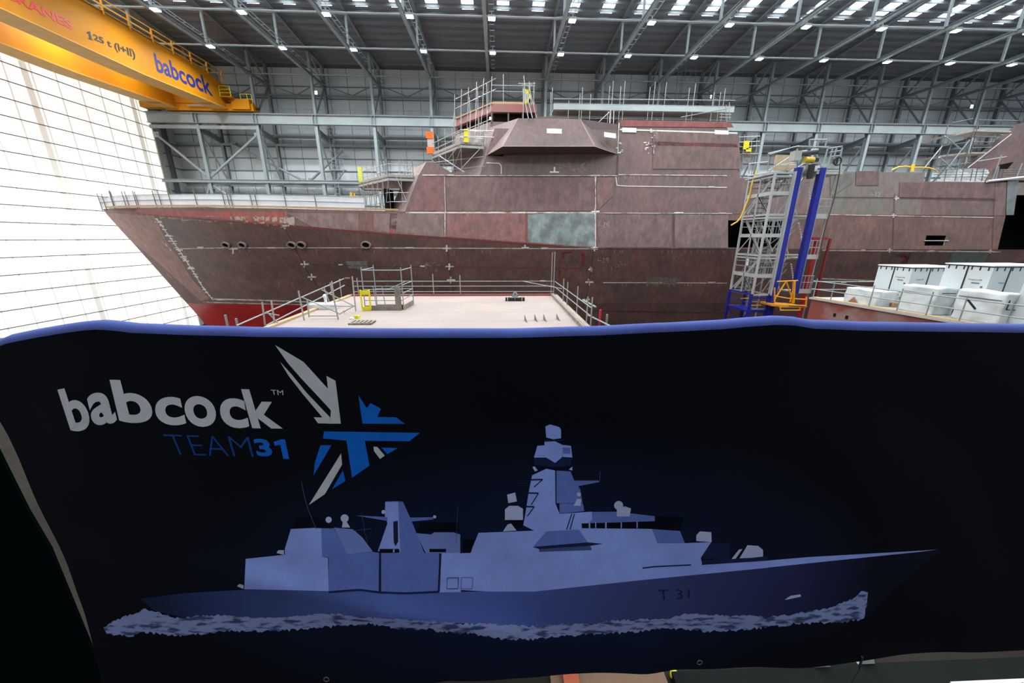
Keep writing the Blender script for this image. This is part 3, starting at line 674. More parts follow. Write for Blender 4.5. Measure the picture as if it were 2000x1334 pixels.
for i in range(80):
    f = random.random()*(len(xx)-1.001); k = int(f); a, b = xx[k], xx[k+1]; x = lerp(a[0], b[0], f-k); y = lerp(a[1], b[1], f-k); L = random.uniform(3, 9) if k < 5 else random.uniform(2, 5)
    ds += ribbon([(x-L*random.random(), y), (x+L*random.random(), y+.5)], random.uniform(1, 2))
ds += ribbon(xx, 1.4) + ribbon([(320, 473), (336, 492)], 1.2)
decal('filler_dashes', ds, on_any, TAPE, hull, step=12)['kind'] = 'stuff'
ds = ribbon([(1211, 253), (1280, 255), (1440, 260)], 2.6) + ribbon([(1209, 240), (1207, 300)], 2.0) + ribbon([(1277, 262), (1277, 300)], 1.6) + ribbon([(1203, 346), (1205, 362), (1225, 363.5), (1420, 366)], 1.4) + ribbon([(950, 318), (975, 319), (979, 324), (979, 340)], 1.4)
for i in range(34):
    x, y = random.choice(((1277, 275), (1208, 290), (1260, 288), (1276, 262))); x += random.uniform(-7, 7); y += random.uniform(-12, 12); ds += ribbon([(x, y), (x+random.uniform(1, 6), y)], random.uniform(1, 2.4))
decal('filler_dashes', ds, on_side, TAPE, hull, step=20)['kind'] = 'stuff'
# chalk scribbles
ds = []
for cx, cy, wd, hg, n in ((1118, 326, 34, 8, 40), (840, 522, 14, 10, 14), (1295, 548, 34, 7, 26), (700, 518, 16, 6, 10), (780, 520, 40, 10, 8), (1200, 520, 14, 10, 8)):
    for i in range(n):
        x = cx+random.uniform(-wd, wd); y = cy+random.uniform(-hg, hg); a = random.uniform(-.5, .5)+random.choice((0, 1.2)); L = random.uniform(3, 9); ds += ribbon([(x, y), (x+math.cos(a)*L, y+math.sin(a)*L)], .5)
for i in range(90):
    x = random.choice((random.uniform(440, 1150), random.uniform(1170, 1420))); y = random.choice((488, 488, 552, 415, 344)); 
    if y in (344, 415) and x < 880: continue
    ds += ribbon([(x, y), (x+random.uniform(-2, 2), y+random.uniform(4, 9))], .6)
def scrib(s, x, y, h):
    st = {'4': [(0, 1), (-.3, .4), (.5, .4)], 'Z': [(0, 1), (.5, 1), (0, 0), (.5, 0)], '9': [(.5, .5), (0, .6), (.1, 1), (.5, 1), (.4, 0)], '1': [(0.2, 1), (0.1, 0)], '2': [(0, .9), (.4, 1), (.3, .5), (0, 0), (.5, 0)], '3': [(0, 1), (.4, .8), (.1, .5), (.4, .3), (0, 0)], 'S': [(.5, 1), (.1, .8), (.4, .4), (0, 0)]}
    out = []
    for i, c in enumerate(s): out += ribbon([(x+(i*.75+a)*h, y-b*h) for a, b in st.get(c, st['1'])], .8)
    return out
ds += scrib('4Z9', 1171, 444, 9) + scrib('429', 1170, 513, 9) + scrib('432', 1703, 384, 8)
decal('chalk_marks', ds, on_any, mat('chalk', (.42, .36, .33), .9), hull, step=14)['kind'] = 'stuff'
# white label plates
for q, pl in (([(1068, 251), (1097, 252), (1097, 261), (1068, 260)], 'w'), ([(1180, 258), (1203, 261), (1203, 270), (1180, 267)], 'r'), ([(1215, 249), (1243, 250), (1243, 259), (1215, 258)], 's'), ([(1396, 254), (1423, 255), (1423, 263), (1396, 262)], 's')):
    if pl == 's': f = lambda x, y: on_side(x, y, .05)
    else:
        tri = (P['A1'], P['A2'], P['A3']) if pl == 'w' else (P['A2'], P['Rt'], P['A3'])
        a_, b_, c_ = [Vector(k) for k in tri]; nn = (b_-a_).cross(c_-a_).normalized()
        f = lambda x, y, a_=a_, nn=nn: Vector((0, 0, EZ))+ray(x, y)*((a_-Vector((0, 0, EZ))).dot(nn)/ray(x, y).dot(nn)-.03)
    decal('label_plate', [q], f, WHITE, wing if pl != 's' else ship)
# hawse pipes
for (px, py) in ((442, 478), (474, 478), (570, 478), (589, 478), (715, 478)):
    c0 = on_hull(px, py, 0); mb = MB(); n = 16; e = 1e-1
    tx = Vector((e, hullY(c0.x+e, c0.z)-hullY(c0.x, c0.z), 0)).normalized(); tz = Vector((0, hullY(c0.x, c0.z+e)-hullY(c0.x, c0.z), e)).normalized(); nn = tx.cross(tz).normalized()
    if nn.y > 0: nn = -nn
    v = []; fs = []
    for i in range(n):
        a_ = 2*math.pi*i/n; d = tx*math.cos(a_)*.48+tz*math.sin(a_)*.34
        v += [c0+d*1.0+nn*.0, c0+d*1.0+nn*.16, c0+d*.72+nn*.16, c0+d*.72+nn*0.02]
    for i in range(n):
        j = (i+1) % n
        for k in range(3): fs.append((i*4+k, j*4+k, j*4+k+1, i*4+k+1))
    o = mb.add(v, fs).build('hawse_pipe', mat('pale_cast_rim', (.34, .25, .23), .6), ship, smooth=False)
    MB().poly([v[i*4+3]+nn*.0 for i in range(n)]).build('dark_bore', VOID, o, fix=False)
# knuckle of the anchor recess standing out of the stem
for nm, px_ in (('stem_knuckle', ((334, 512), (326, 516), (326, 539), (348, 549), (350, 536))), ('stem_lip', ((296, 498), (304, 508), (313, 506), (325, 512), (320, 502)))):
    q = [atY(x, y, 42.5) for x, y in px_]; MB().prism(q, (0, 1.0, 0)).build(nm, mat('primer_360_185_160', (0.36, 0.185, 0.16), .6), ship)  # same lightened bow colour, door light painted in
# timber edge along foredeck and yellow hose on the right deck
mb = MB(); pts = []
for s in range(3, NS+1, 2):
    x, y, z = grid[0][s]
    if x > -8.6: break
    pts.append(Vector((x, y+.05, z+.13)))
for a_, b_ in zip(pts[:-1], pts[1:]): mb.bar(a_, b_, .08, .17)
mb.build('timber_edge', TIMBER, ship)
bow_pts = pts
# ------------------------------------------------------------------ scaffolding
def T(p, q, nm, par, m=TUBE, r=.032): return MB().tube(p, q, r, 6).build(nm, m, par)
def sub(name, par, loc):
    o = bpy.data.objects.new(name, None); C.objects.link(o); o.parent = par; o.location = Vector(loc)-world(par); return o
# bow guard rail with white sheeting
t = thing('bow_guard_rail', 'scaffold guard rail with white sheeting around the ship foredeck', 'railing', (-25, 36, 13.6))
def along(pts, d):      # points every d metres
    out = [pts[0]]; acc = 0
    for a, b in zip(pts[:-1], pts[1:]):
        L = (b-a).length; s = d-acc
        while s < L: out.append(a.lerp(b, s/L)); s += d
        acc = (acc+L) % d
    return out
near = [Vector((p.x, p.y+.15, p.z)) for p in bow_pts]; near[0] = Vector((-42.6, 42.6, 13.9)); near = [p for p in near if p.x < -13.5]+[Vector((-12.3, 35.65, 13.5))]
far = [Vector((p.x, 2*YC-p.y, p.z)) for p in near]
sheet = mat('white_scaffold_sheeting', (0.78, 0.80, 0.82), 0.5, col2=(.70, .72, .74), scale=1.2)
for side, pts in (('n', near), ('f', far)):
    m1 = MB()
    for a, b in zip(pts[:-1], pts[1:]):
        off = Vector((0, .06, 0)); m1.prism([a+off, b+off, b+off+Vector((0, 0, 1.02)), a+off+Vector((0, 0, 1.02))], (0, .02, 0))
    m1.build('white_sheeting', sheet, t)
    m1 = MB()
    for zz in (.55, 1.05):
        for a, b in zip(pts[:-1], pts[1:]): m1.tube(a+Vector((0, 0, zz)), b+Vector((0, 0, zz)), .025, 5)
    m1.build('guard_tube', TUBE_D, t)
    if side == 'n':
        ups = [-42.5, -41.7, -40.3, -40.1, -37.8, -37.2, -35.9, -35.6, -32.9, -32.3, -30.9, -27.9, -25.0, -24.5, -24.2, -22.3, -21.8, -19.1, -16.5]
    else: ups = [-42, -39, -36, -33]
    al = along(pts, .15)
    for x in ups:
        p = min(al, key=lambda q: abs(q.x-x)); T(p-Vector((0, .02, .25)), p+Vector((-.08, -.02, 1.35+.4*random.random())), 'upright', t, TUBE_D, .035)
c0 = near[-1]
# scaffold tower helper: platform polygon with rails, legs and bracing
def platform(par, pts, zb, hr=1.1, toe=True, step=2.0, zbot=None, m=TUBE, under=True, stick=.7):
    P_ = [Vector(p) for p in pts]; n = len(P_)
    MB().prism(P_, (0, 0, .08)).build('deck_boards', BOARD, par)
    for i in range(n):
        a, b = P_[i], P_[(i+1) % n]
        if under: MB().bar(a-Vector((0, 0, .18)), b-Vector((0, 0, .18)), .07, .2).build('lattice_beam', mat('aluminium_beam', (.45, .45, .44), .4, .5), par)
    for i in range(n-1):
        a, b = P_[i], P_[i+1]
        if toe: MB().bar(a+Vector((0, 0, .15)), b+Vector((0, 0, .15)), .04, .2).build('toe_board', BOARD, par)
        for h in (hr*.5, hr): T(a+Vector((0, 0, h)), b+Vector((0, 0, h)), 'guard_tube', par, m)
        k = max(1, int((b-a).length/step))
        for j in range(k+1):
            p = a.lerp(b, j/k); T(Vector((p.x, p.y, zbot if zbot is not None else p.z-.3)), p+Vector((0, 0, hr+stick*random.random()+.1)), 'upright', par, m)
# in front of the bridge
t = thing('bridge_scaffold', 'two-level scaffold with boarded platform wrapped round the front of the ship bridge', 'scaffold', (-4.5, 38, 16.5))
pa, pb, pc = (-6.7, 41.0, 19.1), (-3.25, 35.6, 19.0), (-1.3, 37.0, 19.0)
platform(t, [(-6.9, 45, 19.1), pa, pb, (-1.25, 36.0, 19.0), (-2.2, 40, 19.0), (-5.2, 45, 19.1)], 16.6, zbot=16.6, step=1.3)
for z in (17.2, 18.0): T((-6.2, 38.4, z), (-1.2, 35.5, z), 'ledger', t, LSTEEL)
T((-5.6, 38.5, 18.6), (-3.0, 35.6, 16.7), 'brace', t, LSTEEL, .05)
for a, b in (((-6.7, 41, 17), (-3.3, 35.6, 19)), ((-3.3, 35.6, 17), (-1.3, 36, 19)), ((-4.5, 37.5, 16.6), (-3.2, 35.6, 18.8))): T(a, b, 'brace', t)
# rising outer frame against the bridge windows
for x, y, zt in ((-4.3, 40.2, 22.6), (-3.4, 38.6, 22.9), (-2.5, 37.3, 23.2), (-1.7, 36.2, 23.6), (-0.9, 35.9, 23.8)): T((x, y, 19.1), (x, y, zt), 'upright', t)
for z in (20.0, 20.9): T((-4.4, 40.4, z), (-0.7, 35.8, z+.1), 'ledger', t)
for z in (19.6, 20.1): T((-3.3, 35.5, z), (-.3, 35.7, z), 'ledger', t)
for k in range(4): MB().tube((-2.6+k*.5, 36.3-k*.1, 19.1), (-2.35+k*.5, 36.6, 22.0), .022).build('raker', TUBE, t)
g = thing('yellow_gate', 'yellow ladder gate on the platform left of the bridge windows', 'gate', (-2.6, 35.6, 19.1), 'yellow gates')
MB().box(-2.95, -2.6, 35.55, 35.62, 19.15, 20.2).build('gate_panel', YEL, g); MB().box(-2.6, -2.55, 35.5, 35.6, 19.1, 20.3).build('gate_post', YEL, g)
g = thing('orange_barrier', 'orange and white safety barrier at the left end of the bridge scaffold', 'barrier', (-6.5, 41, 19.1))
MB().box(-7.1, -6.5, 40.8, 40.9, 19.2, 21.2).build('barrier_panel', mat('barrier_sheet', (.55, .45, .42), .6), g)
for z in (19.25, 20.65): MB().box(-7.2, -6.45, 40.72, 40.8, z, z+.6).build('orange_band', mat('barrier_orange', (.9, .16, .01), .5), g)
# lower scaffold on the foredeck
t = thing('foredeck_scaffold', 'tall scaffold on the foredeck in front of the lower deckhouse', 'scaffold', (-10, 38, 13.4))
platform(t, [(-15.3, 45, 16.4), (-14.6, 41.5, 16.4), (-10.0, 36.0, 16.3), (-7.8, 36.4, 16.3), (-9.6, 41, 16.3), (-11, 45, 16.4)], 13.4, zbot=13.4, step=1.1)
for z in (14.2, 15.0): T((-14.6, 41.3, z), (-10, 36, z), 'ledger', t); T((-10, 36, z), (-8.2, 36, z), 'ledger', t)
for k in range(6):
    f = k/6; a = Vector((-14.6, 41.3, 13.4)).lerp(Vector((-10, 36, 13.4)), f); b = Vector((-14.6, 41.3, 16.2)).lerp(Vector((-10, 36, 16.2)), f+1/6); T(a, b, 'brace', t)
T((-9.2, 35.8, 16.3), (-8.4, 35.7, 14.2), 'brace', t, LSTEEL)
for x, y in ((-13, 43), (-12, 43), (-11.7, 41), (-10.5, 42), (-9.5, 40)): T((x, y, 16.3), (x, y, 18.2+random.random()), 'upright', t)
MB().box(-10.7, -10.3, 36.6, 38.5, 13.4, 15.4).build('dark_door_panel', VOID, t)
g = thing('yellow_gate', 'pale yellow ladder gate at the left end of the foredeck scaffold', 'gate', (-14.3, 41, 16.4), 'yellow gates')
MB().box(-14.3, -13.85, 40.6, 40.68, 16.5, 17.9).build('gate_panel', mat('pale_yellow', (.7, .72, .12), .5), g)
g = thing('yellow_post', 'yellow ladder guard standing on the foredeck left of the scaffold', 'gate', (-15, 42, 13.4), 'yellow gates')
MB().box(-15.7, -15.45, 41.5, 41.56, 14.1, 15.6).box(-15.3, -15.15, 41.5, 41.56, 14.1, 15.5).build('gate_panel', mat('amber', (.8, .5, .02), .5), g)
# bridge roof rail
t = thing('bridge_roof_rail', 'scaffold guard rail on the roof of the ship bridge', 'railing', (0, 37, 22.5))
def S(px, py, Y): return atY(px, py, Y)
A_, B_, C_ = Vector((-4.2, 41.2, 22.5)), Vector((-.45, 36.7, 22.5)), Vector((3.4, 36.7, 22.5))
for h in (.95, 1.75): T(A_+Vector((0, 0, h)), B_+Vector((.35, -.2, h+.15)), 'guard_tube', t)
for h in (1.0, 1.45): T(B_+Vector((0, 0, h)), C_+Vector((0, 0, h)), 'guard_tube', t, LSTEEL)
for f in (0, .2, .4, .62, .8, 1): p = A_.lerp(B_, f); T(p-Vector((.15, .1, .6)), p+Vector((0, 0, 2.1+.4*random.random())), 'upright', t)
T(B_+Vector((1.0, 0, 0)), B_+Vector((1.0, 0, 2.3)), 'upright', t)
MB().bar(A_+Vector((0, 0, .06)), B_+Vector((0, 0, .06)), .2, .1).build('toe_board', TIMBER, t); MB().bar(B_+Vector((0, .3, .15)), C_+Vector((0, .3, .15)), .06, .28).build('toe_board', TIMBER, t)
# ladder access with yellow gate on the bridge roof
t = thing('ladder_tower', 'leaning ladders in a scaffold frame beside the bridge windows', 'scaffold', (3, 36.2, 20.5))
for (a, b) in (((1021, 175), (1032, 232)), ((1026, 175), (1040, 231))): T(S(*a, 36.0), S(*b, 35.7), 'ladder_stile', t, LSTEEL, .05)
for (a, b) in (((1022, 170), (1022, 232)), ((1032, 168), (1048, 231)), ((1023, 148), (1027, 200)), ((1034, 160), (1037, 205)), ((1043, 160), (1042, 205))): T(S(*a, 36.3), S(*b, 36.3), 'upright', t)
for (a, b) in (((1012, 163), (1046, 163)), ((1018, 166), (1040, 166))): T(S(*a, 36.3), S(*b, 36.3), 'ledger', t)
g = thing('yellow_gate', 'bright yellow ladder gate standing on the bridge roof', 'gate', tuple(S(1030, 200, 36.6)), 'yellow gates')
p = S(1022, 201, 36.5); q = S(1036, 174, 36.5)
MB().box(p.x, q.x, 36.5, 36.55, p.z, p.z+.32).box(p.x, q.x, 36.5, 36.55, q.z-.35, q.z).box(q.x-.12, q.x, 36.5, 36.55, p.z, q.z).build('gate_frame', YEL, g)
MB().box(p.x, q.x-.12, 36.51, 36.54, p.z+.32, q.z-.35).build('gate_panel', mat('clear_grey_panel', (.4, .42, .42), .4), g)
# long roof scaffold
t = thing('roof_scaffold', 'long boarded scaffold with many uprights on top of the after part of the deckhouse', 'scaffold', (13, 38, 21.3))
Y_ = 38.0
zb = S(1240, 219, Y_).z; x0, x1 = S(1079, 216, Y_).x, S(1427, 219, Y_).x
MB().box(x0, x1, Y_-.5, Y_+1.3, zb-.1, zb).build('deck_boards', BOARD, t); MB().box(x0, x1, Y_-.55, Y_-.5, zb-.05, zb+.38).build('toe_board', mat('pale_grey_board', (.42, .47, .46), .6), t)
for k in range(4): MB().bar((x0, Y_+k*.4, zb-.45-.1*k), (x1, Y_+k*.4, zb-.45-.1*k), .07, .12).build('lattice_beam', TUBE_D, t)
MB().box(3.6, 20.6, 39.5, 44, 21.0, zb-.2).build('roof_house', HG, ship)
for yy in (193, 202, 207, 211): a = S(1079, yy, Y_-.5); T((x0, Y_-.5, a.z), (x1, Y_-.5, a.z+(.15 if yy < 200 else 0)), 'guard_tube', t)
for px, py in ((1079, 171), (1133, 183), (1138, 171), (1154, 184), (1191, 168), (1198, 158), (1213, 168), (1221, 159), (1270, 170), (1280, 160), (1302, 161), (1347, 172), (1359, 163), (1395, 180), (1408, 180), (1417, 173), (1425, 200), (1111, 196), (1076, 180)):
    a = S(px, py, Y_-.5); T((a.x, Y_-.5, 21.2), tuple(a), 'upright', t, TUBE, .028)
T(S(1330, 229, 37), S(1422, 212, 37.2), 'brace', t, LSTEEL, .04); T(S(1170, 238, 36.6), S(1190, 219, 37), 'brace', t); T(S(1190, 250, 36.2), S(1192, 215, 36.6), 'upright', t); T(S(1198, 250, 36.2), S(1199, 215, 36.6), 'upright', t)
for px in (1418, 1425): T(S(px, 235, 37), S(px, 205, 37), 'upright', t)
for yy in (223, 229): T(S(1405, yy, 37), S(1428, yy+1, 37), 'ledger', t)
# small scaffold between deckhouse and tower
t = thing('aft_corner_scaffold', 'small scaffold platform hanging at the sloped after end of the deckhouse', 'scaffold', (23, 36.5, 18))
p0 = S(1447, 300, 36.5); p1 = S(1482, 296, 36.5)
MB().box(p0.x, p1.x, 36.2, 37.6, p0.z-.1, p0.z).build('deck_boards', BOARD, t)
for yy in (268, 278, 287): T(S(1443, yy, 36.3), S(1484, yy-2, 36.3), 'guard_tube', t)
for px in (1446, 1455, 1470, 1480): T(S(px-1, 262, 36.3), S(px-6, 335, 36.3), 'upright', t)
T(S(1447, 301, 36.4), S(1466, 322, 36.4), 'brace', t)
g = thing('yellow_gate', 'yellow folded gate on the small platform behind the stair tower', 'gate', tuple(S(1455, 298, 36.3)), 'yellow gates')
a = S(1450, 292, 36.2); MB().box(a.x, a.x+.5, 36.1, 36.15, a.z, a.z+.7).box(a.x+.3, a.x+.8, 36.1, 36.15, a.z-.2, a.z+.1).build('gate_panel', YEL, g)
# far right scaffold
t = thing('aft_scaffold', 'tall braced scaffold against the after superstructure at far right', 'scaffold', (45, 37, 16.5))
Y_ = 37.2
for (a, b) in (((1853, 240), (1826, 330)), ((1904, 248), (1876, 345)), ((1912, 235), (1884, 345)), ((1945, 262), (1905, 348)), ((1862, 275), (1838, 330)), ((1890, 290), (1878, 330))): T(S(*a, Y_), S(*b, Y_), 'upright', t, TUBE_D, .045)
for (a, b) in (((1848, 265), (1866, 262)), ((1904, 257), (1975, 259)), ((1903, 266), (1945, 268)), ((1900, 277), (1940, 278)), ((1898, 288), (1935, 288)), ((1840, 285), (1890, 278)), ((1860, 240), (1900, 232)), ((1912, 234), (1988, 236)), ((1830, 325), (1895, 318))): T(S(*a, Y_-.1), S(*b, Y_-.1), 'ledger', t, TUBE_D, .04)
for (a, b, m_) in (((1846, 266), (1878, 293), LSTEEL), ((1894, 273), (1841, 340), LSTEEL), ((1840, 286), (1804, 330), LSTEEL), ((1834, 307), (1862, 332), TUBE), ((1975, 262), (1890, 328), TUBE), ((1966, 306), (1910, 315), LSTEEL)): T(S(*a, Y_-.2), S(*b, Y_-.2), 'brace', t, m_, .05)
for pl in ([(1834, 304), (1890, 297), (1930, 297), (1930, 300), (1890, 300), (1836, 307)], [(1848, 264), (1905, 252), (1975, 255), (1975, 259), (1905, 256), (1850, 268)]):
    MB().prism([tuple(S(x, y, Y_)) for x, y in pl], (0, 2, 0)).build('deck_boards', BOARD, t)
t = thing('deck_guard_rail', 'close-set scaffold guard rail along the deck edge at far right', 'railing', (46, 35.8, 16.4))
for yy in (332, 336, 341, 346): T(S(1824, yy, 35.7), S(2010, yy-1, 35.7), 'guard_tube', t, TUBE_D)
for px in (1845, 1866, 1878, 1896, 1905, 1918, 1938, 1950, 1957): T(S(px+4, 330, 35.65), S(px-1, 354, 35.65), 'upright', t, TUBE_D)
for (a, b) in (((1956, 303), (1938, 352)), ((1951, 325), (1944, 350)), ((1997, 318), (1984, 350))): T(S(*a, 35.6), S(*b, 35.6), 'upright', t, LSTEEL, .05)
T(S(1928, 354, 35.5), S(2010, 345, 35.5), 'bottom_tube', t, WHITE, .12)
g = thing('white_wrapped_bundle', 'white wrapped bundle behind the deck rail at far right', 'bundle', tuple(S(1890, 350, 37)))
def lump(x0, x1, y0, y1, z0, z1, m, par, name, amp=.05, seed=1, cuts=5):
    me = bpy.data.meshes.new(name); bm = bmesh.new(); bmesh.ops.create_cube(bm, size=1); bmesh.ops.subdivide_edges(bm, edges=bm.edges[:], cuts=cuts, use_grid_fill=True)
    rnd = random.Random(seed); off = world(par) if par else Vector((0, 0, 0))
    from mathutils import noise
    for v in bm.verts:
        c = v.co.copy(); k = 1-.06*max(0, (abs(c.x)+abs(c.y)+abs(c.z)-1.0))
        p = Vector((lerp(x0, x1, c.x*k+.5), lerp(y0, y1, c.y*k+.5), lerp(z0, z1, c.z*k+.5)))
        nvec = Vector((noise.noise(p*2.3+Vector((seed*9, 0, 0))), noise.noise(p*2.3+Vector((0, seed*7, 5))), noise.noise(p*2.3+Vector((4, 2, seed*5)))*.6)); p += nvec*amp*2
        if c.z < -.49: p.z = z0
        v.co = p-off
    bmesh.ops.recalc_face_normals(bm, faces=bm.faces)
    bm.to_mesh(me); bm.free(); me.materials.append(m); o = bpy.data.objects.new(name, me); C.objects.link(o)
    if par: o.parent = par
    return o
WRAP = mat('white_shrink_wrap', (0.64, 0.67, 0.67), .35, col2=(.58, .61, .61), scale=3, bump=.6)
a = S(1858, 350, 37); b = S(1921, 332, 37); lump(a.x, b.x, 36.5, 38, 16.4, b.z, WRAP, g, 'wrapping', .06, 4)
pts = [S(x, y, 36.5) for x, y in ((1742, 332), (1755, 326), (1770, 325), (1782, 327), (1800, 327), (1815, 328), (1826, 332), (1830, 336))]
g = MB().path(pts, .07, 8).build('yellow_hose', mat('hose_yellow', (.8, .48, .02), .4)); tag(g, 'thick yellow hose lying along the top edge of the right deckhouse', 'hose')
mb = MB(); a = S(1780, 328, 36.5); mb.tube(a-Vector((0, .15, .35)), a+Vector((0, -.1, .3)), .12, 8)
o = mb.build('hose_coupling', mat('hose_yellow', (.8, .48, .02), .4), g)

# ------------------------------------------------------------------ deck block in front of the ship
ZD = 7.1
t = thing('deck_section', 'flat pinkish deck block with timber edging standing in front of the ship', 'ship section', (-3, 17, 0))
DECKM = mat('pink_grey_deck_primer', (0.335, 0.27, 0.238), .75, col2=(.295, .235, .208), scale=.4, detail=6)
MB().box(-10.1, 3.85, 9.5, 25.0, ZD-.12, ZD).build('deck_plate', DECKM, t)
MB().box(-9.9, 3.65, 9.7, 24.8, ZF, ZD-.12).build('block_body', HR, t)
MB().box(-10.35, -10.1, 9.5, 25.1, ZD-.15, ZD+.1).build('timber_edge', TIMBER, t); MB().box(3.85, 4.15, 9.5, 25.1, ZD-.15, ZD+.08).build('timber_edge', mat('grey_edge_board', (.33, .27, .22), .8), t)
MB().box(3.7, 3.85, 9.5, 25.1, ZD, ZD+.18).build('edge_plate', GTIMBER, t)
MB().box(-10.3, 4.1, 25.0, 25.2, ZD-.15, ZD+.12).build('timber_edge', HR, t)
seams = MB()
for y in (22.3, 19.3, 17.2, 14): seams.box(-10, 3.8, y-.015, y+.015, ZD, ZD+.004)
seams.build('weld_seam', mat('deck_seam', (.40, .30, .27), .8), t)
t = thing('deck_guard_rail', 'scaffold guard rail along the far edge of the pinkish deck block', 'railing', (-3, 25.2, ZD))
for z in (.28, .66, 1.0): T((-10, 25.2, ZD+z), (3.9, 25.2, ZD+z), 'guard_tube', t, LSTEEL, .025)
for px, py in ((845, 535), (898, 537), (697, 543), (663, 545)): a = S(px, py, 25.2); T((a.x, 25.2, ZD-.3), tuple(a), 'upright', t)
T(S(1079, 493, 25.2)-Vector((0, 0, 0)), (S(1079, 493, 25.2).x, 25.2, ZD), 'upright', t, TUBE, .03); T(S(1084, 492, 25.1), (S(1084, 492, 25.1).x, 25.1, ZD-.3), 'upright', t, TUBE, .03)
T(S(1020, 549, 25.0), S(1098, 564, 23.0), 'brace', t, LSTEEL, .025)
t = thing('side_guard_rail', 'slanting scaffold guard rail down the right side of the pinkish deck block', 'railing', (4.2, 19, ZD))
for h in (1.0, .62): T((3.95, 25.1, ZD+h), (4.1, 15.5, ZD+h-.05), 'guard_tube', t, LSTEEL, .025)
for y, h in ((22.2, 1.5), (20.9, 1.45), (18.6, 1.5), (16.4, 1.3), (15.6, 1.4)): T((4.05+.1*(y < 19), y, ZD-.5), (4.05+.1*(y < 19), y, ZD+h), 'upright', t)
T((4.2, 17.6, ZD+.95), (4.5, 16.2, ZD+.85), 'guard_tube', t, LSTEEL, .04); T((4.3, 16.8, ZD+.35), (5.3, 14.0, ZD+.1), 'guard_tube', t, LSTEEL, .04)
t = thing('scaffold_tube_end', 'short red-topped scaffold tube standing right of the deck block', 'tube', (5.6, 16, ZF)); a = S(1173, 605, 16.0); T((a.x, 16, ZF), tuple(a), 'tube', t, RED, .05)
t = thing('scaffold_tube_end', 'short grey scaffold tube standing furthest right of the deck block', 'tube', (6, 16, ZF)); a = S(1186, 614, 16.0); T((a.x, 16, ZF), tuple(a), 'tube', t, TUBE, .05)
# left outer scaffold rail
t = thing('left_guard_rail', 'slanting scaffold guard rail with braces left of the pinkish deck block', 'railing', (-11.3, 20, ZD))
L1, L2 = Vector((-10.6, 25.2, ZD+1.25)), Vector((-12.9, 16.4, ZD+.25+.1))
T((-10.5, 25.0, ZD+1.2), S(462, 636, 16.6), 'guard_tube', t, LSTEEL, .035); T((-10.5, 25.0, ZD+.75), S(520, 636, 16.6), 'guard_tube', t, LSTEEL, .035)
for (a, b, Yv) in (((688, 540), (695, 608), 19.5), ((645, 552), (662, 630), 17.6), ((632, 560), (643, 590), 20), ((583, 568), (594, 625), 17.5), ((600, 585), (604, 622), 18.2), ((512, 590), (518, 636), 16.8), ((530, 588), (537, 636), 16.5), ((648, 549), (653, 585), 21)):
    T(S(*a, Yv), S(*b, Yv), 'upright', t, TUBE, .035)
for (a, b, Yv) in (((588, 580), (662, 612), 17.6), ((628, 566), (692, 598), 18.5), ((662, 614), (695, 596), 18.2), ((606, 617), (660, 617), 17.8), ((645, 598), (692, 598), 19), ((520, 608), (548, 636), 16.5), ((520, 612), (545, 616), 16.6)): T(S(*a, Yv), S(*b, Yv), 'brace', t, LSTEEL, .028)
for x, y, Yv in ((440, 615, 17), (461, 622, 17)):
    a = S(x, y, Yv); g = thing('scaffold_tube_end', 'short square tube end beside the red lower hull, %s of two' % ('left' if x == 440 else 'right'), 'tube', tuple(a), 'tube ends by the red hull'); MB().tube((a.x, a.y, ZF), a, .06, 4).build('tube', LSTEEL, g)
# white bracket machine beside the edge
a = atZ(630, 606, ZD); g = thing('white_machine', 'small white machine with lamp head at the left edge of the deck block', 'machine', (a.x, a.y, ZD-.4))
MB().box(a.x-.9, a.x+.6, a.y+.2, a.y+1.0, ZD+.0, ZD+.28).build('housing', WHITE, g); MB().box(a.x-.8, a.x+.5, a.y+.15, a.y+.2, ZD-.3, ZD+.0).build('dark_windows', BLACK, g); MB().tube((a.x, a.y+.5, ZD+.28), (a.x, a.y+.5, ZD+.7), .08, 8).ball((a.x, a.y+.5, ZD+.7), .13).build('lamp_head', WHITE, g)
# hatch enclosure
t = thing('hatch_enclosure', 'square scaffold enclosure with boards round a hatch on the deck block', 'railing', (-8, 21, ZD))
e = {k: atZ(x, y, ZD) for k, (x, y) in dict(a=(714, 606), b=(789, 606), c=(800, 598), d=(722, 596)).items()}
e['d'] = Vector((e['a'].x+.05, e['c'].y+.6, ZD)); e['c'].y += .6; e['c'].x = e['b'].x+.12
ht = 2.35
for k in 'abcd': T(e[k], e[k]+Vector((0, 0, ht)), 'upright', t, LSTEEL, .028)
for h in (2.2,): T(e['a']+Vector((0, 0, h)), e['b']+Vector((0, 0, h)), 'guard_tube', t, LSTEEL, .028); T(e['d']+Vector((0, 0, h)), e['a']+Vector((0, 0, h)), 'guard_tube', t, LSTEEL, .028); T(e['c']+Vector((0, 0, h)), e['b']+Vector((0, 0, h)), 'guard_tube', t, LSTEEL, .028)
for h in (.6, .95, 1.4): T(e['b']+Vector((0, 0, h)), e['c']+Vector((0, 0, h)), 'guard_tube', t, LSTEEL, .025); T(e['d']+Vector((0, 0, h)), e['c']+Vector((0, 0, h)), 'guard_tube', t, LSTEEL, .025)
for h in (.55, 1.15): T(e['a']+Vector((0, 0, h)), e['b']+Vector((0, 0, h)), 'guard_tube', t, LSTEEL, .025)
T(e['a']+Vector((1.2, 0, 1.1)), e['b']+Vector((.1, .3, 1.55)), 'brace', t, LSTEEL, .025)
MB().bar(e['a']+Vector((0, -.05, .14)), e['b']+Vector((-.3, -.05, .14)), .05, .28).build('kick_board', GTIMBER, t); MB().bar(e['b']+Vector((0, 0, .14)), e['c']+Vector((0, 0, .14)), .05, .28).build('kick_board', GTIMBER, t)
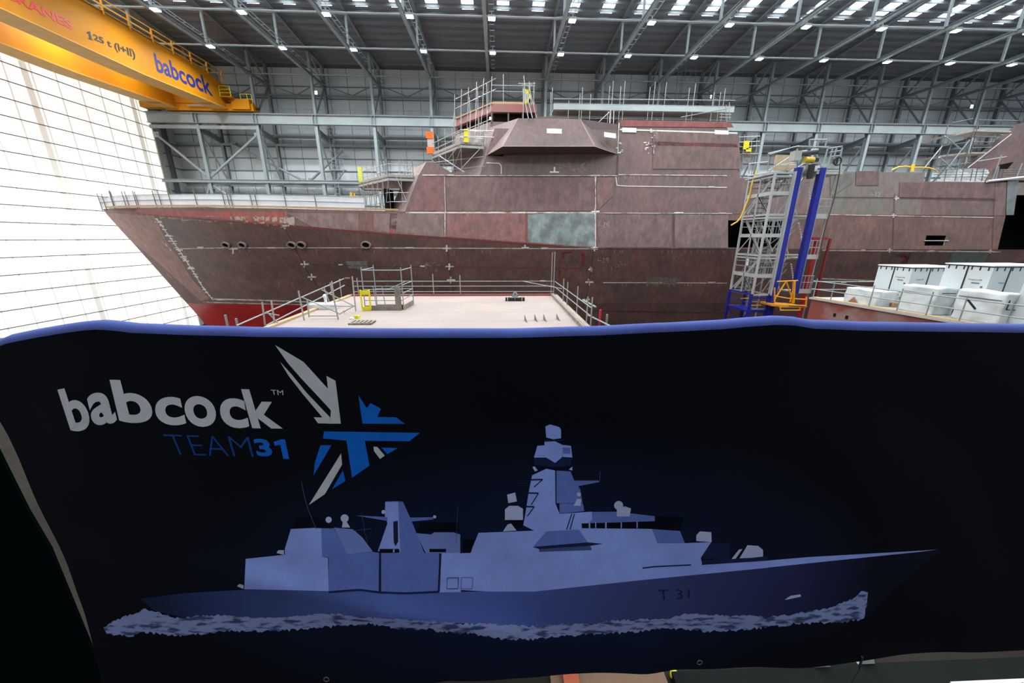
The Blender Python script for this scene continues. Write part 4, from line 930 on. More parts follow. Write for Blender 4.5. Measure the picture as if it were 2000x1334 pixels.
MB().box(e['b'].x-.42, e['b'].x-.1, e['b'].y-.08, e['b'].y-.02, ZD, ZD+1.35).build('upright_board', GTIMBER, t)
MB().box(e['a'].x+.1, e['b'].x-.1, e['a'].y+.1, e['c'].y-.1, ZD, ZD+.01).build('hatch_hole', VOID, t)
for x in (.5, 1.0): T(e['a']+Vector((x, .4, 0)), e['a']+Vector((x-.1, .4, 1.3)), 'ladder_stile', t, LSTEEL, .022)
g = thing('yellow_gate', 'bright yellow swing gate on the left corner of the hatch enclosure', 'gate', tuple(e['a']), 'yellow gates')
ax, ay = e['a'].x, e['a'].y-.12
for x in (ax-.12, ax+.34): MB().tube((x, ay, ZD+.1), (x, ay, ZD+1.15), .05, 8).build('gate_post', YEL, g)
for z in (.12, 1.0): MB().bar((ax-.12, ay, ZD+z), (ax+.36, ay, ZD+z), .06, .22).build('gate_band', YEL, g)
# grinder-like vacuum trolley
a = atZ(1006, 588, ZD); g = thing('deck_trolley', 'black and steel trolley with a round ring head on the deck block', 'trolley', tuple(a))
xx = [-.62, -.5, -.46, -.02, .0, .42, .46, .62]
for i in (0, 2, 4, 6): MB().box(a.x+xx[i], a.x+xx[i+1], a.y-.08, a.y+.2, ZD+.03, ZD+.22).build('roller', BLACK, g)
MB().box(a.x-.3, a.x+.3, a.y, a.y+.15, ZD+.22, ZD+.28).build('bracket', WHITE, g)
mb = MB(); pts = [Vector((a.x+math.cos(q)*.12, a.y, ZD+.42+math.sin(q)*.12)) for q in [j*math.pi/8 for j in range(17)]]; mb.path(pts, .035, 8); mb.build('ring', LSTEEL, g)
MB().prism([(a.x-.25, a.y+.05, ZD+.28), (a.x+.25, a.y+.05, ZD+.28), (a.x+.12, a.y+.05, ZD+.45), (a.x-.12, a.y+.05, ZD+.45)], (0, .05, 0)).build('ring_bracket', DSTEEL, g)
for i, (x, y0, y1) in enumerate(((1029, 630, 618), (1049, 629, 619), (1067, 629, 615), (1093, 627, 615))):
    a = atZ(x, y0, ZD); lab = ['leftmost', 'second from left', 'third from left', 'rightmost'][i]
    g = MB().prism([(a.x, a.y, ZD), (a.x-.09, a.y+.5, ZD), (a.x-.09, a.y+.5, ZD+.28), (a.x, a.y, ZD+.02)], (.03, 0, 0)).build('steel_bracket', GTIMBER)
    tag(g, 'thin triangular steel bracket standing on the deck block, %s of four' % lab, 'bracket', 'steel brackets on the deck')
a = atZ(708, 632, ZD); g = thing('pallet', 'small slatted wooden pallet lying near the front of the deck block', 'pallet', tuple(a))
for k in range(6): MB().box(a.x-.55+k*.19, a.x-.44+k*.19, a.y-.3, a.y+.4, ZD+.06, ZD+.09).build('slat', GTIMBER, g)
for yy in (-.3, .35): MB().box(a.x-.55, a.x+.5, a.y+yy, a.y+yy+.06, ZD, ZD+.06).build('bearer', GTIMBER, g)
a = atZ(694, 623, ZD); g = thing('rag_pile', 'small pile of yellow and white rags on the deck beside the pallet', 'rags', tuple(a))
lump(a.x-.1, a.x+.16, a.y, a.y+.25, ZD, ZD+.12, YEL, g, 'yellow_rag', .04, 2, 3); lump(a.x-.3, a.x-.05, a.y-.1, a.y+.1, ZD, ZD+.06, WHITE, g, 'white_rag', .03, 3, 3)
a = atZ(673, 613, ZD); g = thing('yellow_marker', 'tiny yellow flag marker on the deck left of the rags', 'marker', tuple(a)); MB().tube(a, a+Vector((0, 0, .14)), .01).build('stem', DSTEEL, g); MB().box(a.x-.07, a.x+.07, a.y-.01, a.y+.01, ZD+.1, ZD+.18).build('flag', YEL, g)

# ------------------------------------------------------------------ stair tower with blue masts
t = thing('stair_tower', 'grey steel stair tower standing on a blue base beside the ship', 'stair tower', (20.5, 28.3, 0))
GT = mat('tower_grey_paint', (.47, .48, .46), .45, .2, scale=1)
x0, x1, y0, y1 = 19.67, 21.0, 27.0, 29.7; ZL = [6.83, 9.81, 12.72, 15.52]
for (x, y) in ((x0, y0), (x1, y0), (x0, y1), (x1, y1)):
    MB().bar((x, y, 6.83), (x, y, 15.6 if y == y0 else 15.5), .13, .13).build('corner_post', GT, t)
MB().bar((x0, (y0+y1)/2, 6.83), (x0, (y0+y1)/2, 15.4), .08, .08).build('middle_post', GT, t)
def ring(z, h, m, nm='frame_beam', w=.08):
    for a, b in (((x0, y0), (x1, y0)), ((x1, y0), (x1, y1)), ((x1, y1), (x0, y1)), ((x0, y1), (x0, y0))): MB().bar((*a, z), (*b, z), w, h).build(nm, m, t)
for i, z in enumerate(ZL):
    ring(z, .12, GT)
    if i: ring(z-.22, .1, GT)
    if i < 3:
        ring(z+1.45, .26, GT, 'mid_beam'); ring(z+2.1, .04, LSTEEL, 'guard_tube', .04); ring(z+2.5, .04, LSTEEL, 'guard_tube', .04)
        ym = (y0+y1)/2; zt = z+1.4
        for a, b in (((x0, y0, z+.1), (x0, ym, zt)), ((x0, y1, z+.1), (x0, ym, zt)), ((x0, y0, z+.1), (x0, ym, z+1.4))): MB().bar(a, b, .05, .06).build('brace', GT, t)
        mb = MB()
        for k in range(8): mb.box(x0+.25, x1-.15, lerp(y0+.4, y1-.4, k/7) if i % 2 else lerp(y1-.4, y0+.4, k/7), (lerp(y0+.4, y1-.4, k/7) if i % 2 else lerp(y1-.4, y0+.4, k/7))+.24, z+.25+k*.33, z+.29+k*.33)
        mb.build('stair_tread', DSTEEL, t)
        for xx in (x0+.2, x1-.12):
            a = (xx, y0+.4, z+.2 if i % 2 else z+2.6); b = (xx, y1-.2, z+2.6 if i % 2 else z+.2); MB().bar(a, b, .05, .22).build('stair_stringer', GT, t)
            MB().tube((a[0], a[1], a[2]+.9), (b[0], b[1], b[2]+.9), .02).build('handrail', LSTEEL, t)
        MB().box(x0, x1, y0, y0+.8, z+1.52, z+1.56).build('landing', DSTEEL, t); MB().box(x0, x1, y1-.8, y1, z+.02, z+.06).build('landing', DSTEEL, t)
        for k in range(5): MB().tube((x0+.3+k*.2, y0+.02, z+1.6), (x0+.3+k*.2, y0+.02, z+2.5), .015).build('baluster', LSTEEL, t)
# top platform
MB().box(x0-.1, x1, y0, y1+.4, 15.45, 15.55).build('top_landing', GT, t)
for (a, b) in (((1460, 344), (1514, 335)), ((1463, 340), (1463, 320)), ((1463, 320), (1500, 316)), ((1500, 333), (1500, 300)), ((1500, 300), (1560, 285)), ((1514, 337), (1514, 322)), ((1514, 324), (1555, 322)), ((1524, 322), (1550, 318)), ((1500, 300), (1500, 335)), ((1500, 334), (1548, 303)), ((1524, 347), (1572, 318))):
    T(S(*a, 28), S(*b, 28), 'top_railing', t, GT, .045)
# blue base
mbs = 5.2
for (x, y) in ((x0, y0), (x1, y0), (x0, y1), (x1, y1)): MB().bar((x-.05 if x == x0 else x, y, ZF), (x-.05 if x == x0 else x, y, 6.9), .16, .16).build('blue_leg', BLUE, t)
MB().bar((x0, y0, 6.85), (x0, y1, 6.85), .1, .12).build('blue_rail', BLUE, t); MB().bar((x0, y0, 6.6), (x1, y0, 6.6), .1, .12).build('blue_rail', BLUE, t)
MB().bar((x0, y0, 6.2), (x0, y1, 6.2), .05, .05).build('blue_rail', BLUE, t)
MB().box(x0-.1, x1, y0, y1, 5.45, 5.6).build('blue_floor', BLUE, t)
for a, b in (((x0, y0, 5.4), (x0, y1, 3.2)), ((x0, y1, 5.4), (x0, y0, 3.2))): MB().bar(a, b, .06, .08).build('blue_brace', BLUE, t)
for k in range(4): MB().bar((x0+.3, y0+.1+k*.5, 5.7+k*.2), (x1, y0+.1+k*.5, 5.7+k*.2), .2, .05).build('stair_tread', ORANGE if k % 2 else DSTEEL, t)
w = MB().box(x0-.01, x0+.03, 28.1, 28.4, 9.0, 9.6).build('white_notice', WHITE, t)
# masts
for i, (xa, lab) in enumerate(((21.27, 'left one of the pair of tall blue hoist masts next to the grey stair tower'), (22.98, 'right one of the pair of tall blue hoist masts, further from the stair tower'))):
    o = MB().box(xa-.19, xa+.19, 26.8, 27.15, ZF if not i else 6.95, 15.85).build('hoist_mast', BLUE); tag(o, lab, 'mast', 'blue hoist masts')
    MB().box(xa+.19, xa+.23, 26.8, 26.9, 7, 15.85).build('guide_rail', LSTEEL, o)
    if not i: MB().box(xa-.24, xa-.19, 26.8, 27.1, 6.8, 15.6).build('rack', GT, o)
# lift shaft lattice between and right of the masts
t = thing('lift_frame', 'grey braced lift shaft frame with small gate platforms behind the blue masts', 'lift frame', (23, 28.5, 0))
for z in ZL[1:3]:
    for dz in (0, -.28): MB().box(x1, 24.35, 28.3, 28.4, z+dz-.06, z+dz+.06).build('tie_beam', GT, t)
for (z0, z1) in ((6.9, 9.7), (9.9, 12.5), (12.8, 15.5)):
    MB().bar((21.4, 28.3, z0), (22.9, 28.3, z1), .07, .07).build('brace', GT, t); MB().bar((22.9, 28.3, z0), (21.4, 28.3, z1), .07, .07).build('brace', GT, t)
    MB().bar((21.4, 29.6, z0), (22.9, 28.3, z1-.5), .05, .05).build('brace', GT, t); MB().bar((21.5, 28.0, z0+.2), (22.8, 28.0, z0+1.8), .03, .03).build('handrail', LSTEEL, t); MB().bar((21.5, 28.0, z0+.7), (22.8, 28.0, z0+2.3), .03, .03).build('handrail', LSTEEL, t)
for xx in (21.2, 22.2, 23.2): MB().bar((xx, 29.6, ZF), (xx, 29.6, 15.5), .09, .09).build('rear_post', GT, t)
MB().bar((24.3, 27.2, ZF), (24.3, 27.2, 15.6), .06, .06).build('rail_post', TUBE, t)
for k, z in enumerate((12.45, 9.55, 6.95)):
    p = sub('gate_platform', t, (23.7, 27.5, z))
    MB().box(23.15, 24.3, 27.0, 28.6, z, z+.1).build('platform_floor', GT, p); MB().box(23.15, 24.3, 26.97, 27.0, z, z+.34).build('toe_plate', GT, p)
    g_ = MB()
    for xx in (23.25, 23.6, 23.9, 24.25): g_.tube((xx, 27, z+.3), (xx, 27, z+1.35), .025)
    for zz in (.85, 1.35): g_.tube((23.2, 27, z+zz), (24.3, 27, z+zz), .025)
    g_.build('gate', LSTEEL, p)
# white dashed led strip / cable chain
mb = MB()
for k in range(22):
    a = S(1575+k*1.0*0.6-7, 352+k*11, 28.2) if False else None
for (xa, ya), (xb, yb) in (((1577, 355), (1584, 398)), ((1560, 435), (1568, 478)), ((1545, 515), (1550, 550))):
    for k in range(8): f = k/8; p = S(lerp(xa, xb, f), lerp(ya, yb, f), 27.9); q = S(lerp(xa, xb, f+.08), lerp(ya, yb, f+.08), 27.9); mb.bar(p, q, .10, .06)
mb.build('white_cable_chain', WHITE, t)
# top machinery
t = thing('hoist_machinery', 'hoist machinery with dark motors on top of the blue masts', 'hoist', (22.5, 27.4, 15.8))
MB().box(21.2, 24.4, 26.9, 28.3, 15.62, 15.74).build('head_frame', GT, t); MB().box(22.6, 24.5, 26.9, 28.3, 15.45, 15.6).build('head_frame', GT, t)
for (a, b) in (((1557, 290), (1557, 330)), ((1560, 286), (1618, 288)), ((1590, 288), (1605, 330)), ((1618, 285), (1606, 330)), ((1581, 274), (1581, 288)), ((1598, 273), (1597, 288)), ((1615, 273), (1612, 286)), ((1581, 273), (1615, 273)), ((1618, 290), (1645, 286)), ((1620, 298), (1642, 294)), ((1645, 288), (1636, 330)), ((1626, 290), (1618, 322)), ((1634, 289), (1628, 310)), ((1622, 306), (1640, 304)), ((1550, 287), (1503, 302))):
    T(S(*a, 27.3), S(*b, 27.3), 'frame_tube', t, LSTEEL, .05)
a = S(1624, 322, 27.2); b = S(1643, 330, 27.2); MB().box(S(1609, 325, 27.2).x, b.x, 27.2, 28, b.z, S(1609, 320, 27.2).z).build('side_box', GT, t)
a = S(1544, 315, 27); b = S(1561, 296, 27); MB().box(a.x, b.x, 26.7, 27.2, a.z, b.z).build('control_box', mat('box_grey', (.36, .36, .33), .5), t)
MB().tube(S(1563, 300, 26.9), S(1595, 296, 26.9), .2, 12).build('motor', mat('dark_motor', (.05, .05, .06), .4), t); MB().tube(S(1578, 292, 26.9), S(1578, 312, 26.9), .17, 12).build('motor', MATS['dark_motor'], t)
MB().tube(S(1572, 312, 26.7), S(1588, 313, 26.7), .2, 10).build('gearbox', mat('gear_yellow', (.55, .36, .02), .5), t); MB().box(S(1588, 313, 26.7).x, S(1597, 313, 26.7).x, 26.6, 26.9, S(1590, 316, 26.7).z, S(1590, 309, 26.7).z).build('chain_guide', BLACK, t)
MB().tube(S(1586, 321, 26.7), S(1581, 349, 26.7), .2, 12).build('black_chain_bag', BLACK, t)
mb = MB(); c_ = S(1636, 315, 26.9); mb.path([Vector((c_.x+math.cos(q)*.26, c_.y, c_.z+math.sin(q)*.26)) for q in [j*math.pi/10 for j in range(21)]], .05, 6)
for q in (.5, 2.6, 4.7): mb.tube(c_, c_+Vector((math.cos(q)*.26, 0, math.sin(q)*.26)), .03)
mb.build('cable_wheel', BLACK, t)
a = S(1510, 333, 28.6); b = S(1556, 303, 28.6); g = MB().box(a.x, b.x, 28.6, 28.64, a.z, b.z).build('plywood_panel', mat('plywood', (.52, .39, .24), .8, col2=(.42, .3, .18), scale=2), t)
mb = MB(); mb.path([S(1641, 318, 26.9), S(1639, 340, 26.9), S(1630, 385, 26.9), S(1612, 445, 26.9), S(1603, 485, 26.9), S(1580, 600, 26.9), S(1571, 640, 26.9)], .035)
g = mb.build('hanging_cable', mat('brown_black_cable', (.06, .04, .035), .6)); tag(g, 'dark cable hanging from the hoist head down the right side of the lift', 'cable')
mb = MB(); mb.path([S(x, y, 29.2) for x, y in ((1478, 333), (1470, 355), (1463, 385), (1455, 405), (1447, 424), (1440, 433), (1428, 440))], .055, 8)
g = mb.build('yellow_hose', MATS['hose_yellow']); tag(g, 'yellow hose hanging down behind the stair tower into the boat bay', 'hose')
# orange platform
t = thing('orange_work_platform', 'orange mast-climbing work platform low between the two blue masts', 'work platform', (22.5, 26.3, 6))
a = atY(1512, 592, 26.3); 
MB().prism([tuple(atY(x, y, 26.2)) for x, y in ((1508, 594), (1570, 598), (1570, 601), (1508, 598))], (0, 1.3, 0)).build('platform_deck', ORANGE, t)
MB().box(21.35, 23.3, 26.2, 27.0, 5.98, 6.04).build('deck_board', TIMBER, t)
for (a, b) in (((1518, 550), (1558, 548)), ((1535, 550), (1513, 585)), ((1535, 549), (1549, 588)), ((1553, 549), (1543, 590)), ((1513, 562), (1513, 592)), ((1512, 578), (1540, 583)), ((1540, 583), (1575, 585)), ((1575, 580), (1574, 600)), ((1524, 598), (1524, 606)), ((1524, 606), (1562, 606)), ((1562, 600), (1562, 606)), ((1541, 596), (1573, 597))):
    T(S(*a, 26.2), S(*b, 26.2), 'frame_tube', t, ORANGE, .05)
MB().bar(S(1551, 549, 26.2), S(1549, 592, 26.2), .14, .14).build('mast_bracket', ORANGE, t)
# red pipe in the background
t = thing('red_post', 'bright red steel post with flanged head right of the lift frame', 'post', (25.5, 30, 0))
a = S(1597, 466, 30); T((a.x, 30, ZF), tuple(a), 'post', t, mat('deep_red', (.30, .012, .015), .5), .2); MB().box(a.x-.6, a.x+.7, 29.8, 30.2, a.z-.1, a.z+.1).build('head_plate', MATS['deep_red'], t)
MB().bar((a.x+.9, 29.9, 4), (a.x+1.0, 29.9, a.z), .15, .15).build('side_rail', mat('dark_red', (.2, .02, .02), .5), t)

# ------------------------------------------------------------------ right block with crates
ZR = 7.4
t = thing('deck_section', 'rust red steel block at right with timber edge carrying white crates', 'ship section', (27, 17, 0))
MB().add([(20.15, 22.2, ZF), (21.6, 10.5, ZF), (36, 10.5, ZF), (36, 22.2, ZF), (20.15, 22.2, ZR-.1), (21.6, 10.5, ZR-.1), (36, 10.5, ZR-.1), (36, 22.2, ZR-.1)], [(0, 1, 5, 4), (1, 2, 6, 5), (2, 3, 7, 6), (3, 0, 4, 7), (4, 5, 6, 7)]).build('block_body', mat('rust_red_primer', (.22, .055, .04), .6, col2=(.26, .15, .13), scale=.5, lo=.5, hi=.6), t)
MB().prism([(20.05, 22.3, ZR-.1), (21.5, 10.4, ZR-.1), (36, 10.4, ZR-.1), (36, 22.3, ZR-.1)], (0, 0, .1)).build('deck_plate', mat('pale_grey_deck', (.42, .42, .40), .7, scale=.8), t)
MB().prism([(20.1, 22.2, ZR), (21.55, 10.4, ZR), (22.0, 10.4, ZR), (20.5, 22.2, ZR)], (0, 0, .05)).build('timber_edge', TIMBER, t)
for y in (20.5, 19.8, 17.5, 16.5): MB().box(20.15+(22.2-y)*.124-.03, 20.15+(22.2-y)*.124, y, y+.15, ZR-.9, ZR-.7).build('dark_slot', VOID, t)
def edge(y, o=0): return 20.12+(22.2-y)*.124+o
t = thing('block_guard_rail', 'scaffold guard rail along the left edge of the right block', 'railing', (20.5, 18, ZR))
for h in (.55, 1.05): T((edge(22.3), 22.3, ZR+h), (edge(11), 11, ZR+h), 'guard_tube', t, LSTEEL, .03)
for y in (22.1, 21.0, 18.9, 17.6, 16.4, 15.2, 13.8): T((edge(y), y, ZR-.1), (edge(y), y, ZR+1.2), 'upright', t, LSTEEL, .028)
T((20.1, 22.3, ZR+1.0), (25, 22.3, ZR+1.0), 'guard_tube', t, LSTEEL, .03); T((20.1, 22.3, ZR+.5), (25, 22.3, ZR+.5), 'guard_tube', t, LSTEEL, .03)
T(S(1736, 519, 21), S(1718, 580, 21), 'upright', t, TUBE, .04); T(S(1735, 540, 21.5), S(1725, 578, 21.5), 'upright', t, TUBE, .04)
for k in range(3): T((22.2, 21.5, ZR+.4+k*.35), (25, 21.5, ZR+.4+k*.35), 'ledger', t, TUBE, .03)
PRINT = mat('crate_print_ink', (.08, .09, .10), .7)
JOIN = mat('black_sealing_tape', (.01, .01, .011), .5)
CR = mat('white_crate_sheet', (.56, .60, .60), .5, col2=(.53, .57, .57), scale=1)
def crate(x0, x1, y0, y1, h, lab, marks):
    g = thing('wrapped_crate', lab, 'crate', ((x0+x1)/2, (y0+y1)/2, ZR), 'tall white crates')
    MB().box(x0, x1, y0, y1, ZR+.02, ZR+h).build('crate_body', CR, g)
    MB().box(x0-.03, x1+.03, y0-.03, y1+.03, ZR+h, ZR+h+.05).build('crate_lid', mat('white_lid', (.8, .83, .83), .5), g)
    mb = MB(); e_ = .012
    for f in marks: xx = lerp(x0, x1, f); mb.box(xx-.03, xx+.03, y0-e_, y0, ZR, ZR+h)
    for f in (.5,): yy = lerp(y0, y1, f); mb.box(x0-e_, x0, yy-.03, yy+.03, ZR, ZR+h)
    mb.box(x0, x1, y0-e_, y0, ZR+h-.05, ZR+h); mb.box(x0-e_, x0, y0, y1, ZR+h-.05, ZR+h)
    for k in range(9): xx = lerp(x0, x1, (k+.5)/9); mb.box(xx-.025, xx+.025, y0-e_, y0, ZR+h-.2, ZR+h-.05)
    for k in range(6): yy = lerp(y0, y1, (k+.5)/6); mb.box(x0-e_, x0, yy-.025, yy+.025, ZR+h-.2, ZR+h-.05)
    mb.build('black_tape', JOIN, g)
    for (yy, zz) in ((.25, .72), (.25, .35)):
        ya = lerp(y0, y1, yy); letter('printing', 'Project-FR', lambda u, v: Vector((x0-.015, ya+.28-u*.5, ZR+h*zz+v*.075)), PRINT, g, .01)
        mb = MB(); mb.box(x0-.014, x0-.01, ya-.15, ya+.15, ZR+h*zz-.12, ZR+h*zz-.08).box(x0-.014, x0-.01, ya-.3, ya-.22, ZR+h*zz-.3, ZR+h*zz-.22).build('printing', PRINT, g)
    for f in (.2, .7):
        xa = lerp(x0, x1, f); letter('printing', 'Project-FR', lambda u, v: Vector((xa-.2+u*.4, y0-.015, ZR+h*.68+v*.09)), PRINT, g, .01)
    return g
crate(22.3, 25.2, 18.8, 20.6, 2.15, 'tall white crate with black taped seams, furthest back of the three', (.35, .75))
crate(22.3, 25.6, 15.6, 17.4, 2.45, 'tall white crate with black taped seams, middle one behind the wrapped bales', (.25, .6))
crate(22.0, 25.5, 12.6, 14.3, 2.4, 'tall white crate with black taped seams, nearest one at the right edge', (.3, .7))
def bale(x0, x1, y0, y1, h, lab, seed):
    g = thing('wrapped_bale', lab, 'bale', ((x0+x1)/2, (y0+y1)/2, ZR), 'white shrink-wrapped bales')
    o = lump(x0, x1, y0, y1, ZR, ZR+h, WRAP, g, 'wrapping', .035, seed, 14)
    for p_ in o.data.polygons: p_.use_smooth = True
    o.data.polygons.foreach_set('use_smooth', [True]*len(o.data.polygons))
    return g
g = bale(20.95, 22.0, 18.9, 20.9, .85, 'low white shrink-wrapped bale, leftmost on the right block', 5)
MB().prism([(20.9, 19.9, ZR+.02), (20.9, 20.5, ZR+.02), (20.9, 20.2, ZR+.35)], (-.03, 0, 0)).build('brown_flap', mat('brown_board', (.30, .15, .06), .7), g)
g = bale(21.35, 22.3, 16.6, 18.2, 1.35, 'white shrink-wrapped bale in the middle, in front of the furthest crate', 6)
MB().box(21.30, 21.32, 16.7, 18.1, ZR+1.0, ZR+1.03).box(21.5, 22.2, 16.54, 16.56, ZR+1.08, ZR+1.11).build('black_tape', JOIN, g)
g = bale(21.55, 22.35, 14.3, 16.0, 1.42, 'white shrink-wrapped bale nearest the camera, with a black taped patch', 7)
MB().box(21.49, 21.51, 14.4, 15.9, ZR+1.08, ZR+1.11).box(21.6, 21.63, 14.23, 14.26, ZR+.75, ZR+1.15).box(21.6, 22.2, 14.23, 14.26, ZR+.72, ZR+.75).build('black_tape', JOIN, g)
g = thing('pallet', 'low wooden pallet stack behind the leftmost wrapped bale', 'pallet', (22.1, 20, ZR))
for k in range(4): MB().box(21.7, 22.9, 18.7+k*.3, 18.95+k*.3, ZR+.22, ZR+.27).build('slat', TIMBER, g)
for k in range(3): MB().box(21.7, 22.9, 18.7+k*.5, 18.8+k*.5, ZR, ZR+.22).build('bearer', mat('orange_timber', (.42, .2, .08), .8), g)
g = thing('safety_sack', 'red cloth bag tied to the guard rail beside the nearest crate', 'bag', (21.0, 15.2, ZR))
a = atY(1914, 628, 15.2); lump(a.x-.16, a.x+.2, 15.1, 15.35, a.z-.38, a.z+.3, mat('red_cloth', (.7, .03, .06), .6), g, 'bag', .05, 9, 4); MB().tube((a.x-.05, 15.2, a.z+.25), (edge(15.2), 15.2, ZR+1.07), .04).build('black_tie', BLACK, g)
# ------------------------------------------------------------------ viewing platform, rail and banner in front of the camera
BY = 0.80
prof = [(-900, 700), (0, 662), (15, 654), (40, 649), (80, 641), (130, 633), (165, 628), (195, 626), (225, 628), (260, 633), (400, 638), (520, 641), (760, 643), (1000, 643), (1150, 639), (1300, 632), (1400, 627), (1470, 621), (1515, 618), (1545, 619), (1590, 626), (1700, 630), (1850, 632), (2000, 634), (3200, 648)]
pz = [(atY(x, y, BY+.01).x, atY(x, y, BY+.01).z) for x, y in prof]
bot = [(-400, 1400), (200, 1395), (600, 1345), (840, 1334), (880, 1326), (1000, 1322), (1260, 1318), (1320, 1309), (1400, 1308), (1530, 1300), (1640, 1291), (1750, 1284), (1900, 1279), (2000, 1274), (3200, 1240)]
bz = [(atY(x, y, BY).x, atY(x, y, BY).z) for x, y in bot]
def interp(tab, x):
    if x <= tab[0][0]: return tab[0][1]
    for (a, b), (c, d) in zip(tab[:-1], tab[1:]):
        if x <= c: f = (x-a)/(c-a); f = f*f*(3-2*f)*.5+f*.5; return b+(d-b)*f
    return tab[-1][1]
_xl = sorted([(atY(x, y, BY).z, atY(x, y, BY).x) for x, y in ((0, 822), (104, 1067), (160, 1215), (181, 1276), (209, 1334))])
def XL(z): return interp(_xl, z) if z < _xl[-1][0] else _xl[-1][1]-(z-_xl[-1][0])*.1
XR = 2.6
from mathutils import noise as _n
def foldY(x, z):
    top = interp(pz, x); d = max(0, min(1, (top-.05-z)/.25))
    y = BY + d*(.006*math.sin(x*5.1+z*3.2)+.004*math.sin(x*11+z*9)+.010*_n.noise(Vector((x*1.7, z*2.3, 3)))+.004*_n.noise(Vector((x*6+z*4, z*3, 8))))
    y -= .03*math.exp(-((x+1.0)/.09)**2)*d*max(0, 1-(top-z)/.5)     # crease below the left corner
    y -= .010*math.exp(-(((z-9.98)+(x+.35)*.35)/.05)**2)*(1 if x < .3 else 0)*max(0, min(1, (x+1.1)/.3))*max(0, min(1, (.3-x)/.3))
    return y
R_ = .018
def banner_point(x, s):      # s<0 on the roll over the rail (angle), s>=0 down the front 0..1
    zt = interp(pz, x); cz = zt-R_; cy = BY+R_
    if s < 0:
        a = -s*math.pi*0.5*1.8; return Vector((x, cy-R_*math.cos(a), cz+R_*math.sin(a))) if a < math.pi else Vector((x, cy+R_, cz-(a-math.pi)*R_*3))
    zb = interp(bz, x); z = cz+(zb-cz)*s
    return Vector((x, foldY(x, z), z))
t = thing('banner', 'long dark navy banner over the front rail printed with a blue warship', 'banner', (0, BY, 9.7))
def banner_fabric():
    m = bpy.data.materials.new('navy_printed_fabric'); m.use_nodes = True; nt = m.node_tree; b = nt.nodes['Principled BSDF']
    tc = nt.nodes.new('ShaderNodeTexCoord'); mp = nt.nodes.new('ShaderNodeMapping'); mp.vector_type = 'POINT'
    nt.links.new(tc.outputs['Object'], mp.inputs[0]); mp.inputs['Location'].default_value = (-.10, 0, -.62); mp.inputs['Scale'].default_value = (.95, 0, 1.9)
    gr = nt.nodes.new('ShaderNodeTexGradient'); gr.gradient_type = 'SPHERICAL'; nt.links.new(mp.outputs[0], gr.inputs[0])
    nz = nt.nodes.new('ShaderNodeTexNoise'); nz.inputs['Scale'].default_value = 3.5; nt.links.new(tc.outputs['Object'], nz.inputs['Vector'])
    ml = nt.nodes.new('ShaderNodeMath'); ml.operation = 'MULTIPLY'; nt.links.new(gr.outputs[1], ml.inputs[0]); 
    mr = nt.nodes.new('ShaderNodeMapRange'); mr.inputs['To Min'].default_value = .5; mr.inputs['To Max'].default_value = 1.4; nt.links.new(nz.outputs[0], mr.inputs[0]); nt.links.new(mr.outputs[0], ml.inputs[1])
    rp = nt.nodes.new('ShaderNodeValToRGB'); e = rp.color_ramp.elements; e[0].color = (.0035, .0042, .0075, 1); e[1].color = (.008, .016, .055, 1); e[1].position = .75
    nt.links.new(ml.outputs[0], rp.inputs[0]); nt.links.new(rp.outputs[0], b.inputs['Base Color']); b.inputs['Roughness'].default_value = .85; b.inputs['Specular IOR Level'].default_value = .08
    return m
NF = banner_fabric()
cols = 150; srow = [0]+[i/60 for i in range(1, 61)]
mb = MB(); v = []
for i in range(cols+1):
    for s in srow:
        f = i/cols; z = interp(pz, lerp(-1.2, XR, f))*(1-s)+9.7*s; x = lerp(XL(z), XR, f); v.append(banner_point(x, s))
n = len(srow); fs = [(i*n+j, (i+1)*n+j, (i+1)*n+j+1, i*n+j+1) for i in range(cols) for j in range(n-1)]
cloth = mb.add(v, fs).build('cloth', NF, t, smooth=True, fix=False)
hemm = mat('hem_highlight_blue', (.07, .105, .37), .9, col2=(.055, .08, .30), scale=6)  # brighter blue than the cloth; the roll's top-light highlight is in its colour
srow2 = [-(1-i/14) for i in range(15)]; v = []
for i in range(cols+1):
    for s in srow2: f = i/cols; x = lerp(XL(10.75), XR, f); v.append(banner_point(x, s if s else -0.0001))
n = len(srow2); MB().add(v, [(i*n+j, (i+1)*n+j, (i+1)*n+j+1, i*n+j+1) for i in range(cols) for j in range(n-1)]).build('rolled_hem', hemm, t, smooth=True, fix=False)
def on_banner(px, py, lift=.0012):
    r = ray(px, py); k = BY/r.y
    for _ in range(12):
        p = Vector((0, 0, EZ))+r*k; k = (foldY(p.x, p.z)-lift)/r.y
    return Vector((0, 0, EZ))+r*k
def ink(name, col, col2=None, sc=20): return mat(name, col, .85, col2=col2 or tuple(c*.9 for c in col), scale=sc, coord='Object', spec=.08)
I1 = ink('print_pale_blue', (.31, .41, .92)); I2 = ink('print_mid_blue', (.14, .205, .58)); I3 = ink('print_deck_shadow', (.012, .02, .07)); ILW = ink('print_lavender', (.5, .55, .82)); IF = mat('print_foam', (.24, .29, .55), .9, col2=(.03, .045, .14), scale=34, detail=12, stretch=(.6, 1, 1.8), lo=.5, hi=.6)
IG = ink('print_logo_grey', (.60, .61, .63)); IB = ink('print_logo_blue', (.008, .15, .66)); IBT = ink('print_team_blue', (.006, .06, .26)); IK = ink('print_black', (.003, .004, .01))
